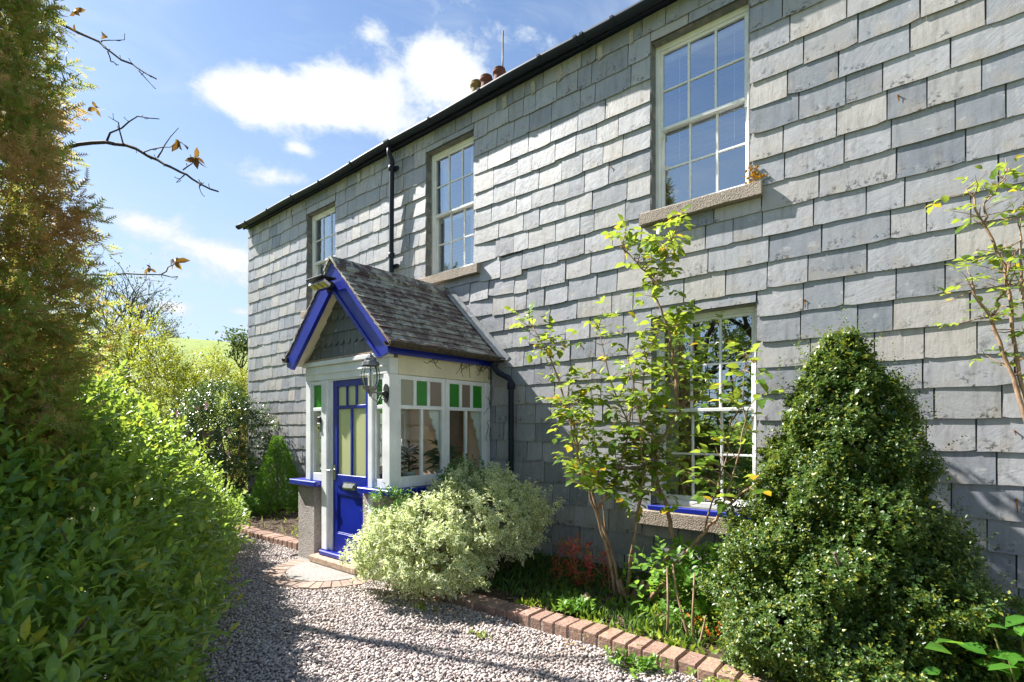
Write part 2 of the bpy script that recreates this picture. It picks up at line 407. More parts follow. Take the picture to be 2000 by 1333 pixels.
M['dark_plastic'] = plain_mat('black_plastic', (0.02, 0.018, 0.018), 0.35)
M['led'] = plain_mat('yellow_led_panel', (0.62, 0.56, 0.05), 0.3)
M['pot_white'] = plain_mat('glazed_pot', (0.55, 0.6, 0.52), 0.3)
M['terracotta'] = stone_mat('terracotta', [(0.07, 0.025, 0.02), (0.11, 0.04, 0.03), (0.15, 0.06, 0.045)], 20.0, 0.8, 0.3, 0.01)
M['buff'] = stone_mat('buff_clay', [(0.10, 0.065, 0.025), (0.18, 0.12, 0.04), (0.22, 0.17, 0.08)], 20.0, 0.8, 0.3, 0.01)
M['wood'] = plain_mat('weathered_timber', (0.33, 0.22, 0.16), 0.8, 0.2, n=0.3, scale=18)
M['step_wood'] = plain_mat('worn_timber_sill', (0.42, 0.31, 0.23), 0.8, 0.2, n=0.35, scale=25)
M['lead'] = plain_mat('lead_flashing', (0.27, 0.28, 0.29), 0.5, 0.5, n=0.25)
M['old_iron'] = stone_mat('mossy_old_gutter', [(0.03, 0.026, 0.02), (0.07, 0.055, 0.042), (0.14, 0.10, 0.07)], 25.0, 0.9, 0.5, 0.01)
M['worn_brick'] = stone_mat('worn_paving_brick', [(0.22, 0.16, 0.13), (0.34, 0.25, 0.20), (0.44, 0.36, 0.31)], 40.0, 0.9, 0.4, 0.006)
M['tile'] = plain_mat('pale_floor_tile', (0.55, 0.45, 0.36), 0.5)
# ------------------------------------------------------------------ the setting
def ground_mat(name, a, b, c, sc, bs=0.4, bd=0.02):
    m, t, out = new_mat(name); p = pos(t)
    n = t.noise(p, sc, 6.0, 0.65); n2 = t.noise(p, sc * 0.12, 4.0, 0.6)
    col = t.ramp(n, [(0.3, a), (0.5, b), (0.7, c)])
    col = t.mix(t.sstep(n2, 0.4, 0.65, 0.0, 0.45), col, (*b, 1))
    bsdf(t, out, col=col, rough=0.9, spec=0.2, nrm=bump(t, n, bs, bd)); return m
M['meadow'] = ground_mat('meadow', (0.13, 0.17, 0.03), (0.20, 0.26, 0.045), (0.25, 0.29, 0.06), 0.6)
M['soil'] = ground_mat('bed_soil', (0.035, 0.024, 0.016), (0.075, 0.052, 0.036), (0.13, 0.095, 0.065), 28.0, 0.9, 0.03)
M['gravel_base'] = ground_mat('gravel_base', (0.16, 0.14, 0.13), (0.26, 0.235, 0.22), (0.36, 0.33, 0.31), 60.0, 0.8, 0.02)

def sheet(name, x0, x1, y0, y1, nx, ny, zf, mat, kind='structure'):
    xs = np.linspace(x0, x1, nx + 1); ys = np.linspace(y0, y1, ny + 1)
    X, Y = np.meshgrid(xs, ys); Z = zf(X, Y) * np.ones_like(X)
    V = np.stack([X, Y, Z], -1).reshape(-1, 3)
    i = np.arange(nx * ny); r = i // nx; c = i % nx; a = r * (nx + 1) + c
    q = np.stack([a, a + 1, a + nx + 2, a + nx + 1], 1)
    o = mesh_obj(name, np_mesh(name, V, quads=q, smooth=True), mat, (0, 0, 0)); tag(o, kind=kind); return o
rng = np.random.default_rng(7)
def wob(X, Y, s=1.0):
    return (np.sin(X * 1.7 * s + 0.4) * np.cos(Y * 2.1 * s + 1.1) + 0.6 * np.sin(X * 4.3 * s + Y * 3.1 * s) + 0.35 * np.sin(X * 9.1 * s - Y * 7.3 * s + 2.0)) / 2.0
sheet('ground', -700, 700, -700, 700, 8, 8, lambda X, Y: -0.06 + 0 * X, M['meadow'])
def hill_z(X, Y):
    s = -0.94 * X + 0.34 * Y                 # distance up the slope, away from the house
    q = 0.34 * X + 0.94 * Y
    k = np.clip((s - 24) / 140, 0, 1); k = k * k * (3 - 2 * k)
    return -0.3 + k * (23.6 + 0.6 * np.sin(q * 0.03 + 1)) - np.clip(s - 175, 0, 500) * 0.12 - k * np.clip(q, -200, 300) * 0.012 + 0.25 * wob(X * 0.05, Y * 0.05)
sheet('hill', -420, -24, -260, 330, 80, 90, hill_z, M['meadow'])
sheet('gravel_drive', -16, 7, -10, -1.40, 46, 24, lambda X, Y: 0.006 * wob(X, Y), M['gravel_base'])
sheet('soil_bed', -12.4, -6.2, -1.30, 0.2, 60, 18, lambda X, Y: 0.085 + 0.03 * wob(X, Y, 1.3) + 0.05 * (Y + 1.3), M['soil'])
sheet('soil_bed', -4.35, 4.0, -1.42, 0.2, 80, 18, lambda X, Y: 0.07 + 0.03 * wob(X, Y, 1.3) + 0.06 * (Y + 1.4), M['soil'])

# ------------------------------------------------------------------ the cottage
cottage = thing('slate_cottage', (-5.0, 0.0, 0.0), 'two storey cottage hung with large grey slates, sash windows and black gutter', 'house')
XL, XR, ZT = -11.2, 3.6, 5.72
# openings: x0, x1, z0 (bottom), z1 (top)
OPEN = dict(ur=(-2.29, -1.36, 3.74, 5.43), um=(-5.65, -4.72, 3.70, 5.45), ul=(-8.86, -7.935, 3.69, 5.41), g=(-2.28, -1.30, 0.84, 2.70))
def wall_boxes(mb, x0, x1, y0, y1, z0, z1, ops):
    xs = sorted({x0, x1, *[v for o in ops for v in o[:2]]})
    for a, b in zip(xs[:-1], xs[1:]):
        z = z0
        for o in sorted([o for o in ops if o[0] <= a + 1e-6 and o[1] >= b - 1e-6], key=lambda o: o[2]):
            if o[2] > z: mb.box(a, b, y0, y1, z, o[2])
            z = o[3]
        if z < z1: mb.box(a, b, y0, y1, z, z1)
mb = MB(); wall_boxes(mb, XL, XR, 0.0, 0.32, -0.1, ZT, list(OPEN.values()))
front_wall = mb.build('front_wall', M['backing'], cottage, (0, 0, 0))
mb = MB(); mb.box(XL, XL + 0.3, 0.322, 6.3, -0.1, ZT); mb.box(XR - 0.3, XR, 0.322, 6.3, -0.1, ZT); mb.box(XL + 0.3, XR - 0.3, 6.0, 6.3, -0.1, ZT)
for x in (XL, XR - 0.3):
    mb.prism([(0.322, ZT + 0.002), (6.3, ZT + 0.002), (3.3, 7.85)], lambda a, b, d: (d, a, b), x, x + 0.3)
mb.build('side_wall', M['slate'], cottage)
# roof planes with overhang
mb = MB()
mb.prism([(-0.11, 5.742), (3.3, 8.02), (3.3, 8.10), (-0.13, 5.772)], lambda a, b, d: (d, a, b), XL - 0.08, XR + 0.08)
mb.prism([(6.75, 5.80), (6.77, 5.86), (3.302, 8.10), (3.302, 8.02)], lambda a, b, d: (d, a, b), XL - 0.08, XR + 0.08)
roof = mb.build('roof', M['roof_slate'], cottage)
mb = MB(); mb.prism([(3.16, 8.06), (3.3, 8.17), (3.44, 8.06), (3.3, 8.10)], lambda a, b, d: (d, a, b), XL - 0.09, XR + 0.09)
mb.build('ridge_tile', M['roof_slate'], roof)
mb = MB(); mb.box(-8.2, -6.7, 2.95, 3.55, 7.7, 8.38); mb.box(-8.25, -6.65, 2.90, 3.60, 8.25, 8.33)
stack = mb.build('chimney_stack', M['mortar'], cottage)
for x, mt in ((-7.73, 'buff'), (-7.45, 'terracotta'), (-7.09, 'terracotta')):
    MB().lathe((x, 3.2, 8.6), [(0.13, -0.24), (0.12, 0), (0.105, 0.2), (0.10, 0.22), (0.135, 0.235), (0.14, 0.27), (0.11, 0.28), (0.125, 0.30), (0.125, 0.325), (0.09, 0.335), (0.08, 0.2)], 18).build('chimney_pot', M[mt], stack)
MB().tube([(-7.14, 3.35, 8.4), (-7.12, 3.35, 9.82)], 0.016, 6).build('aerial_rod', M['iron'], stack)
# soffit, fascia and gutter
mb = MB(); mb.box(XL - 0.05, XR, -0.095, -0.07, 5.70, 5.765); mb.box(XL - 0.05, XR, -0.069, 0.2, 5.725, 5.755)
mb.build('fascia_board', M['navy'], cottage)
gp = [(-0.100 - 0.055 + 0.057 * math.cos(a), 5.755 + 0.060 * math.sin(a)) for a in np.linspace(math.pi, 2 * math.pi, 11)]
gi = [(-0.155 + 0.050 * math.cos(a), 5.757 + 0.053 * math.sin(a)) for a in np.linspace(2 * math.pi, math.pi, 11)]
mb = MB(); prof = gp + gi; n = len(prof)
def gutter_z(x): return 0.012 * math.sin(x * 0.9) - 0.010 * math.sin(x * 2.3 + 1)
xs = np.linspace(XL - 0.13, XR + 0.1, 60)
V = [(x, a, b + gutter_z(x)) for x in xs for a, b in prof]
mb.add(V, [(i * n + k, i * n + (k + 1) % n, (i + 1) * n + (k + 1) % n, (i + 1) * n + k) for i in range(59) for k in range(n)], True)
mb.f.append(tuple(range(n))); mb.sm.append(False)
gutter = mb.build('gutter', M['navy'], cottage)
for x in list(np.arange(-10.9, 3.5, 0.92)) + [-6.34, -6.26, -2.98, -3.06]:
    x = float(x); z = gutter_z(x)
    g2 = [(-0.155 + 0.066 * math.cos(a), 5.757 + z + 0.069 * math.sin(a)) for a in np.linspace(math.pi * 0.98, 2.02 * math.pi, 11)]
    g3 = [(-0.155 + 0.0575 * math.cos(a), 5.757 + z + 0.0605 * math.sin(a)) for a in np.linspace(2.02 * math.pi, 0.98 * math.pi, 11)]
    MB().prism(g2 + g3, lambda a, b, d: (d, a, b), x - 0.018, x + 0.018).build('gutter_bracket', M['navy'], gutter)
# downpipe between the upper windows
mb = MB(); mb.tube([(-6.30, -0.155, 5.70), (-6.30, -0.15, 5.60), (-6.30, -0.10, 5.52), (-6.31, -0.095, 5.40), (-6.33, -0.095, 3.55), (-6.33, -0.11, 3.0)], 0.036, 12)
for z in (5.38, 4.1): mb.lathe((-6.32, -0.095, z), [(0.037, 0), (0.047, 0.005), (0.047, 0.07), (0.037, 0.075)], 12)
pipe = mb.build('downpipe', M['navy'], cottage)
for z in (5.42, 3.98):
    MB().box(-6.40, -6.24, -0.060, -0.02, z - 0.02, z + 0.03).build('pipe_clip', M['navy'], pipe)

# ---- slates
random.seed(11)
ROW, Z0 = 0.2275, 0.751
def slate_variant(seed, torn=0.0):
    """unit slate: x -0.5..0.5, z 0..1.17, uneven lower edge; y is real depth in metres"""
    rr = random.Random(seed); n = 5
    def y_at(z): return -0.0195 + 0.0125 * z
    low = []
    for i in range(n + 1):
        x = -0.5 + i / n
        z = rr.uniform(-0.012, 0.012)
        if i in (0, n): z += rr.choice([0, 0, 0, 0.015, 0.05]) * (1 + torn)
        low.append((x * 0.985, z))
    if torn: low[0] = (low[0][0], 0.10); low[1] = (low[1][0], 0.02)
    V = []
    for (x, z) in low: V.append((x, y_at(z), z))
    for (x, z) in low: V.append((x * rr.uniform(0.985, 1.0), y_at(1.17), 1.17))
    k = len(V); V += [(x, y + 0.007, z) for (x, y, z) in V]
    m = n + 1
    Fc = [(i, i + 1, m + i + 1, m + i) for i in range(n)]
    Fc += [(k + i + 1, k + i, i, i + 1)[::-1] for i in range(n)]
    Fc += [(0, m, k + m, k), (n + m, n, k + n, k + n + m)]
    Fc = [f[::1] for f in Fc]
    return V, Fc
SL = []
for i in range(14):
    V, Fc = slate_variant(100 + i, 0.6 if i >= 12 else 0.0)
    me = bpy.data.meshes.new('slate'); me.from_pydata(V, [], Fc); me.update(); me.materials.append(M['slate']); SL.append((me, V, Fc))
    at = me.attributes.new('edge', 'FLOAT', 'POINT'); at.data.foreach_set('value', [v[2] / 1.17 for v in V])
def free_spans(z0, z1):
    """x spans of a course that no opening, sill or porch interrupts"""
    bl = []
    for k, o in OPEN.items():
        sill = 0.13 if k != 'g' else 0.20
        if z0 < o[3] - 0.03 and z1 > o[2] - sill: 
            ext = 0.10 if z1 < o[2] + 0.03 + 0.0 else 0.0
            bl.append((o[0] - ext, o[1] + ext))
    bl.sort(); x = XL + 0.005; sp = []
    for a, b in bl:
        if a > x: sp.append((x, a))
        x = max(x, b)
    sp.append((x, XR)); return sp
slates = []
zc = []
k = -3
while Z0 + ROW * k < 5.6: zc.append(Z0 + ROW * k); k += 1
for ri, z in enumerate(zc):
    h = ROW if z + ROW < 5.71 else 5.71 - z
    if h < 0.05: continue
    for (a, b) in free_spans(z + 0.012, z + h - 0.012):
        x = a; first = True
        while x < b - 1e-4:
            base = 0.29 if x < -6 else (0.31 if x < -3 else 0.385)
            w = base * random.choice([random.uniform(0.55, 0.85), random.uniform(0.85, 1.15), random.uniform(1.0, 1.4)])
            if first and a <= XL + 0.01: w *= random.uniform(0.35, 1.0)
            if b - (x + w) < 0.14: w = b - x
            if w > 0.56: w = (b - x) / 2 if b - x < 1 else 0.45
            slates.append([x, x + w, z, h]); x += w; first = False
# closing courses over window heads and under sills
for kx, o in OPEN.items():
    zh = o[3]
    nxt = min(zq for zq in zc if zq > zh - 0.03) if any(zq > zh - 0.03 for zq in zc) else 5.71
    if nxt - zh > 0.02:
        x = o[0]
        cuts = [o[0], (o[0] + o[1]) / 2 + random.uniform(-0.1, 0.1), o[1]]
        for a, b in zip(cuts[:-1], cuts[1:]): slates.append([a, b, zh, nxt - zh + 0.0])
    zs = o[2] - (0.13 if kx != 'g' else 0.20)
    pr = max(zq for zq in zc if zq < zs)
    hh = zs - pr
    if 0.03 < hh < ROW - 0.01:
        ext = 0.10 if pr + ROW < o[2] + 0.042 else 0.0
        cuts = [o[0] - ext, o[0] + 0.27, o[0] + 0.62, o[1] + ext]
        for a, b in zip(cuts[:-1], cuts[1:]): slates.append([a, b, pr, -hh])
def vis(s):
    xm, zm = (s[0] + s[1]) / 2, s[2] + abs(s[3]) / 2
    if s[0] > 0.75: return 1e9
    hidden = (-6.1 < xm < -4.4 and zm < 2.9)
    d2 = (xm - CAM.x) ** 2 + CAM.y ** 2 + (zm - CAM.z) ** 2
    low = zm < 0.45 and xm > -4.6
    return d2 / ((s[1] - s[0]) * abs(s[3])) * (60 if hidden or low else 1) * (CAM.y ** 2 + xm * xm) ** 0.5
slates.sort(key=vis)
restV, restF, restA = [], [], []
slip = {(-3.72, 3.55), (-3.55, 3.33), (-4.35, 3.35), (-3.95, 2.63)}
for i, (a, b, z, h) in enumerate(slates):
    vi = random.randrange(12) if random.random() > 0.04 else random.randrange(12, 14)
    me, V, Fc = SL[vi]
    hh = abs(h); wave = 0.010 * math.sin((a + b) * 0.65 + z * 5) + 0.006 * math.sin((a + b) * 1.7 + z * 11) + random.gauss(0, 0.005)
    sz = hh / 1.17 if h < 0 or z + hh > 5.6 else hh
    xm = (a + b) / 2; loc = Vector((xm, -0.004 - random.uniform(0, 0.003), z + (wave if h > 0 and hh > 0.2 else 0)))
    old = -4.7 < xm < -3.2 and 2.2 < z < 3.9
    rx = random.gauss(0, 0.008) - 0.004; ry = random.gauss(0, 0.006); rz = random.gauss(0, 0.009)
    if old: ry *= 3.2; rz *= 2.2; rx -= abs(random.gauss(0, 0.02)); loc.z -= abs(random.gauss(0, 0.014)); loc.y -= 0.004
    rx = min(rx, 0.012)
    if xm > -3.0: ry *= 0.45; rz *= 0.7; loc.z = z + (wave * 0.45 if h > 0 and hh > 0.2 else 0)
    mat = Matrix.Translation(loc) @ Matrix.Rotation(rz, 4, 'Z') @ Matrix.Rotation(ry, 4, 'Y') @ Matrix.Rotation(rx, 4, 'X') @ Matrix.Diagonal((b - a - 0.003, 1, sz, 1))
    if i < 300:
        o = bpy.data.objects.new('slate', me); link(o); o.parent = front_wall; o.matrix_basis = mat; WP[o] = loc
    else:
        base = len(restV); restA.extend([v[2] / 1.17 for v in V]); restV.extend([tuple(mat @ Vector(v)) for v in V]); restF.extend([tuple(base + q for q in f) for f in Fc])
me = bpy.data.meshes.new('slates'); me.from_pydata(restV, [], restF); me.update()
at = me.attributes.new('edge', 'FLOAT', 'POINT'); at.data.foreach_set('value', restA)
o = mesh_obj('hung_slates', me, M['slate'], (0, 0, 0), front_wall); tag(o, kind='stuff')
# old mortar smears along the top course and the corner
mb = MB()
for x in np.arange(-11.1, 2.5, 0.43):
    x = float(x) + random.uniform(-0.1, 0.1); 
    if any(o[0] - 0.05 < x < o[1] + 0.05 for o in list(OPEN.values())[:3]): continue
    z = 5.50; w = random.uniform(0.018, 0.04)
    mb.add([(x - w, -0.027, z), (x + w, -0.029, z + 0.02), (x + w * 0.7, -0.026, 5.66), (x - w * 1.2, -0.026, 5.66)], [(0, 1, 2, 3)])
tag(mb.build('mortar_pointing', M['mortar'], front_wall), kind='stuff')

# ---- sash windows
def sash_window(name, o, sill_mat='granite', blinds=None, cols=3, yf=0.085, label=None, curtain=None, split=0.5, blue=False):
    x0, x1, z0, z1 = o
    win = MB()
    # outer box frame
    fw = 0.045; yb = yf + 0.10
    win.box(x0 + 0.004, x0 + fw, yf, yb, z0, z1 - 0.004, 0.004); win.box(x1 - fw, x1 - 0.004, yf, yb, z0, z1 - 0.004, 0.004)
    win.box(x0 + fw, x1 - fw, yf + 0.002, yb, z1 - 0.055, z1 - 0.005, 0.004); win.box(x0 + fw, x1 - fw, yf - 0.012, yb, z0, z0 + 0.05, 0.004)
    w = win.build(name, M['white'], cottage)
    if label: w['label'] = label
    zi0, zi1 = z0 + 0.05, z1 - 0.055; zm = zi0 + (zi1 - zi0) * split; xi0, xi1 = x0 + fw, x1 - fw
    for si, (za, zb, y) in enumerate(((zm - 0.012, zi1, yf + 0.02), (zi0, zm + 0.022, yf + 0.055))):
        st = 0.032; sash = MB()
        sash.box(xi0 + 0.001, xi0 + st, y, y + 0.032, za, zb, 0.003); sash.box(xi1 - st, xi1 - 0.001, y, y + 0.032, za, zb, 0.003)
        rb = 0.04 if si == 0 else 0.055
        sash.box(xi0 + st, xi1 - st, y - (0.010 if si == 0 else 0), y + 0.032, za, za + rb * 0.8, 0.003)
        sash.box(xi0 + st, xi1 - st, y + 0.001, y + 0.032, zb - (0.03 if si == 0 else 0.03), zb, 0.003)
        if si == 0:                      # little horns under the meeting rail
            for xh in (xi0 + 0.002, xi1 - st + 0.002):
                sash.prism([(0, 0), (0.028, 0), (0.02, -0.045), (0.004, -0.06), (0, -0.05)], lambda a, b, d: (xh + d, y + a, za + b), 0, 0.028)
        sash.build('sash_frame', M['white'], w)
        ga, gb = za + rb * 0.8, zb - 0.03; gx0, gx1 = xi0 + st, xi1 - st
        bw = 0.011
        xs = [gx0 + (gx1 - gx0) * k / cols for k in range(cols + 1)]; zs = [ga, (ga + gb) / 2, gb]
        for xq in xs[1:-1]: MB().box(xq - bw, xq + bw, y + 0.003, y + 0.028, ga, gb, 0.003).build('glazing_bar', M['white'], w)
        for (xa, xb) in zip(xs[:-1], xs[1:]):
            l = bw if xa > gx0 + 0.01 else 0; r_ = bw if xb < gx1 - 0.01 else 0
            MB().box(xa + l, xb - r_, y + 0.004, y + 0.027, zs[1] - bw * 0.9, zs[1] + bw * 0.9, 0.003).build('glazing_bar', M['white'], w)
            for (zl, zh) in ((zs[0], zs[1] - bw * 0.9), (zs[1] + bw * 0.9, zs[2])):
                cx, cz = (xa + l + xb - r_) / 2, (zl + zh) / 2; hw, hz = (xb - r_ - xa - l) / 2 - 0.0005, (zh - zl) / 2 - 0.0005
                tx, tz = random.gauss(0, 0.004), random.gauss(0, 0.004)
                V = [(cx + sx * hw, y + 0.0165 + sx * hw * tx + sz * hz * tz, cz + sz * hz) for sx, sz in ((-1, -1), (1, -1), (1, 1), (-1, 1))]
                MB().add(V, [(0, 1, 2, 3)]).build('pane', M['glass'], w)
    # granite sill
    sl = MB(); ys = -0.085
    if sill_mat == 'granite':
        n = 9; xs = np.linspace(x0 - 0.09, x1 + 0.115, n); V = []
        for x in xs:
            j = lambda: random.uniform(-0.004, 0.004)
            V += [(x, ys + j(), z0 - 0.125 + j()), (x, ys + j(), z0 - 0.018 + j()), (x, ys + 0.02 + j(), z0 - 0.006 + j()), (x, yf + 0.01, z0 + 0.003), (x, yf + 0.01, z0 - 0.125)]
        sl.add(V, [(i * 5 + k, (i + 1) * 5 + k, (i + 1) * 5 + (k + 1) % 5, i * 5 + (k + 1) % 5) for i in range(n - 1) for k in range(5)] + [tuple(range(5)), tuple(range((n - 1) * 5, n * 5))[::-1]])
        sl.build('sill', M['granite'], w)
    else:
        sl.box(x0 - 0.03, x1 + 0.03, -0.05, yf + 0.01, z0 - 0.05, z0 - 0.003, 0.006).build('sill', M['blue'], w)
        MB().box(x0 - 0.12, x1 + 0.12, -0.075, 0.0, z0 - 0.20, z0 - 0.053, 0.008).build('stone_sill', M['granite'], w)
    # slates lining the reveals and a board under the head
    z = z0
    while z < z1 - 0.02:
        h = min(random.uniform(0.17, 0.25), z1 - z)
        for xs_, s in ((x0, 1), (x1, -1)):
            t0 = xs_; t1 = xs_ + s * random.uniform(0.005, 0.010)
            MB().box(t0 - s * 0.004, t1, -0.012 - random.uniform(0, 0.004), yf - 0.001, z + 0.002, z + h - 0.001).build('reveal_slate', M['shaded_slate'], w)
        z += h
    MB().box(x0 + 0.012, x1 - 0.012, 0.0, yf - 0.001, z1 - 0.010, z1 - 0.001).build('head_board', M['shaded_slate'], w)
    # room behind
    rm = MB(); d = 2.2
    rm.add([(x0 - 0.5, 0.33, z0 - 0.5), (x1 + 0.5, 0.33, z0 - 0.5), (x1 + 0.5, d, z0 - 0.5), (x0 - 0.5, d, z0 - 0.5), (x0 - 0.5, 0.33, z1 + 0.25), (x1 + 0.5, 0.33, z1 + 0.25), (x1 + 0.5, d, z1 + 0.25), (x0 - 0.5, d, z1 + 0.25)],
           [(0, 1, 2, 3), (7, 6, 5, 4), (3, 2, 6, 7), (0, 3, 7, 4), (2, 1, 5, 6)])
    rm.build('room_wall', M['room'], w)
    if blinds:
        for (bz0, bz1) in blinds:
            bl = MB(); z = bz0
            while z < bz1:
                bl.add([(x0 + 0.06, 0.222, z), (x1 - 0.06, 0.222, z), (x1 - 0.06, 0.264, z + 0.026), (x0 + 0.06, 0.264, z + 0.026)], [(0, 1, 2, 3)]); z += 0.046
            bl.box(x0 + 0.05, x1 - 0.05, 0.22, 0.27, bz1, bz1 + 0.04)
            for xq in (x0 + 0.2, x1 - 0.2): bl.box(xq - 0.002, xq + 0.002, 0.222, 0.224, bz0, bz1)
            bl.build('venetian_blind', M['blind'], w)
    if curtain:
        for (ca, cb, mt) in curtain:
            cu = MB(); n = 18; V = []
            for i in range(n + 1):
                x = ca + (cb - ca) * i / n; y = 0.26 + 0.025 * math.sin(i * 1.9)
                V += [(x, y, z0 + 0.02), (x, y + 0.01, z1 - 0.02)]
            cu.add(V, [(2 * i, 2 * i + 2, 2 * i + 3, 2 * i + 1) for i in range(n)], True).build('curtain', M[mt], w)
    return w
w_ur = sash_window('sash_window', OPEN['ur'], blinds=[(4.30, 5.34)])
w_um = sash_window('sash_window', OPEN['um'], blinds=[(3.78, 4.52)], curtain=[(-5.60, -5.44, 'net'), (-5.05, -4.8, 'net')])
w_ul = sash_window('sash_window', OPEN['ul'], curtain=[(-8.82, -8.6, 'net'), (-8.15, -7.97, 'net')])
w_g = sash_window('sash_window', OPEN['g'], sill_mat='blue', curtain=[(-2.24, -2.12, 'net'), (-2.10, -1.98, 'curtain')], split=0.5)
# orange lichen where the big upper sill meets the wall
random.seed(5)
mb = MB()
for _ in range(46):
    x = random.gauss(-1.315, 0.035); z = random.choice([random.gauss(3.80, 0.035), random.gauss(3.87, 0.02) if x < -1.3 else 3.78]); r = random.uniform(0.006, 0.017)
    n = 6; V = [(x, -0.046, z)] + [(x + r * random.uniform(0.6, 1.3) * math.cos(k * 1.047), -0.026, z + r * random.uniform(0.6, 1.3) * math.sin(k * 1.047)) for k in range(n)]
    mb.add(V, [(0, 1 + k, 1 + (k + 1) % n) for k in range(n)])
mb.build('lichen', M['lichen'], w_ur)

# rust runs under old slate nails
M['rust'] = plain_mat('rust_stain', (0.26, 0.10, 0.03), 0.9, 0.1, n=0.4, scale=60)
random.seed(17)
for (x, z, l) in ((-0.925, 2.66, 0.07), (0.336, 1.58, 0.03), (0.344, 1.12, 0.10), (-3.1, 2.5, 0.04), (-0.3, 4.1, 0.05), (-2.75, 4.35, 0.04)):
    n = 7; V = []
    for i in range(n + 1):
        w = 0.006 * (1 - 0.6 * i / n) * random.uniform(0.6, 1.4); V += [(x - w + i * 0.001, -0.0275, z - l * i / n), (x + w + i * 0.001, -0.0275, z - l * i / n)]
    MB().add(V, [(2 * i, 2 * i + 1, 2 * i + 3, 2 * i + 2) for i in range(n)]).build('rust_stain', M['rust'], front_wall)
    MB().tube([(x, -0.032, z), (x, -0.015, z)], 0.005, 6).build('slate_nail', M['rust'], front_wall)
# ------------------------------------------------------------------ the porch
PX0, PX1, PY = -6.08, -4.42, -1.57       # side faces and front face
PC = -5.25                               # ridge line
porch = thing('entrance_porch', (PC, -0.8, 0.0), 'white timber entrance porch with steep slate roof, blue bargeboards and blue door', 'porch')
mb = MB()
mb.box(-6.27, -5.875, PY, PY + 0.36, -0.05, 0.90, 0.012)
mb.box(-6.27, -6.02, PY + 0.361, -0.03, -0.05, 0.90)
mb.build('base_pillar', M['roughcast'], porch)
mb = MB()
mb.box(-4.90, -4.52, PY, PY + 0.36, -0.05, 0.90, 0.012)
mb.box(-4.74, -4.522, PY + 0.361, -0.03, -0.05, 0.90)
mb.build('base_pillar', M['roughcast'], porch)
# blue sills on the dwarf walls
mb = MB(); mb.box(-6.36, -5.75, PY - 0.07, PY + 0.34, 0.903, 0.965, 0.008); mb.build('blue_sill', M['blue'], porch)
mb = MB(); mb.box(-6.36, -6.0, PY + 0.342, -0.035, 0.903, 0.963, 0.008); mb.build('blue_sill', M['blue'], porch)
mb = MB(); mb.box(-4.90, -4.36, PY - 0.07, PY + 0.30, 0.903, 0.965, 0.008); mb.build('blue_sill', M['blue'], porch)
mb = MB(); mb.box(-4.72, -4.362, PY + 0.302, -0.035, 0.903, 0.963, 0.008); mb.build('blue_sill', M['blue'], porch)
# posts
def post(x0, x1, y0, y1, z0, z1, mat='white', name='post', c=0.006):
    return MB().box(x0, x1, y0, y1, z0, z1, c).build(name, M[mat], porch)
post(PX0, -5.97, PY, PY + 0.11, 0.966, 2.16); post(-4.53, PX1, PY, PY + 0.11, 0.966, 2.16)
post(PX0, -5.97, -0.115, -0.032, 0.966, 2.16); post(-4.53, PX1, -0.115, -0.032, 0.966, 2.16)
# head beams: white in front, cream along the sides
MB().box(PX0, PX1, PY, PY + 0.11, 2.162, 2.33, 0.004).box(PX0 - 0.012, PX1 + 0.006, PY - 0.014, PY + 0.05, 2.235, 2.255, 0.004).box(PX0 - 0.03, PX1 + 0.012, PY - 0.035, PY + 0.05, 2.332, 2.385, 0.008).build('head_beam', M['white'], porch)
for xa, xb in ((-4.52, PX1), (PX0, -5.98)):
    MB().box(xa, xb, PY + 0.112, -0.033, 2.162, 2.40, 0.004).build('head_beam', M['cream'], porch)
# door frame
mb = MB()
mb.box(-5.715, -5.60, PY - 0.006, PY + 0.10, 0.17, 2.16, 0.006); mb.box(-5.60, -5.525, PY + 0.018, PY + 0.10, 0.17, 2.16, 0.005)
mb.box(-4.795, -4.715, PY - 0.006, PY + 0.10, 0.17, 2.16, 0.006); mb.box(-5.525, -4.795, PY + 0.012, PY + 0.10, 2.145, 2.161)
mb.build('door_frame', M['white'], porch)
# blue sill board, weathered timber under it
MB().box(-5.715, -4.715, PY - 0.045, PY + 0.11, 0.112, 0.168, 0.01).build('door_sill', M['blue'], porch)
MB().box(-5.80, -4.86, PY - 0.12, PY + 0.12, 0.03, 0.11, 0.012).build('threshold', M['step_wood'], porch)
# door: stiles, rails, panel, five panes
dy = PY + 0.03
dm = MB()
dx0, dx1 = -5.522, -4.798
dm.box(dx0, dx0 + 0.085, dy, dy + 0.044, 0.172, 2.142, 0.004); dm.box(dx1 - 0.085, dx1, dy, dy + 0.044, 0.172, 2.142, 0.004)
for za, zb in ((2.07, 2.142), (0.845, 1.065), (0.172, 0.39)): dm.box(dx0 + 0.085, dx1 - 0.085, dy + 0.001, dy + 0.044, za, zb, 0.004)
door = dm.build('door', M['blue'], porch)
gx0, gx1 = dx0 + 0.085, dx1 - 0.085
MB().box(gx0, gx1, dy + 0.002, dy + 0.042, 1.815, 1.855, 0.004).build('door_bar', M['blue'], door)
t3 = [gx0 + (gx1 - gx0) * k / 3 for k in range(4)]; t2 = [gx0, (gx0 + gx1) / 2, gx1]
for x in t3[1:-1]: MB().box(x - 0.014, x + 0.014, dy + 0.003, dy + 0.04, 1.855, 2.07, 0.003).build('door_bar', M['blue'], door)
MB().box(t2[1] - 0.016, t2[1] + 0.016, dy + 0.003, dy + 0.04, 1.065, 1.815, 0.003).build('door_bar', M['blue'], door)
def pane_xz(x0, x1, z0, z1, y, mat, parent): return MB().box(x0, x1, y, y + 0.004, z0, z1).build('pane', M[mat], parent)
def pane_yz(y0, y1, z0, z1, x, mat, parent): return MB().box(x, x + 0.004, y0, y1, z0, z1).build('pane', M[mat], parent)
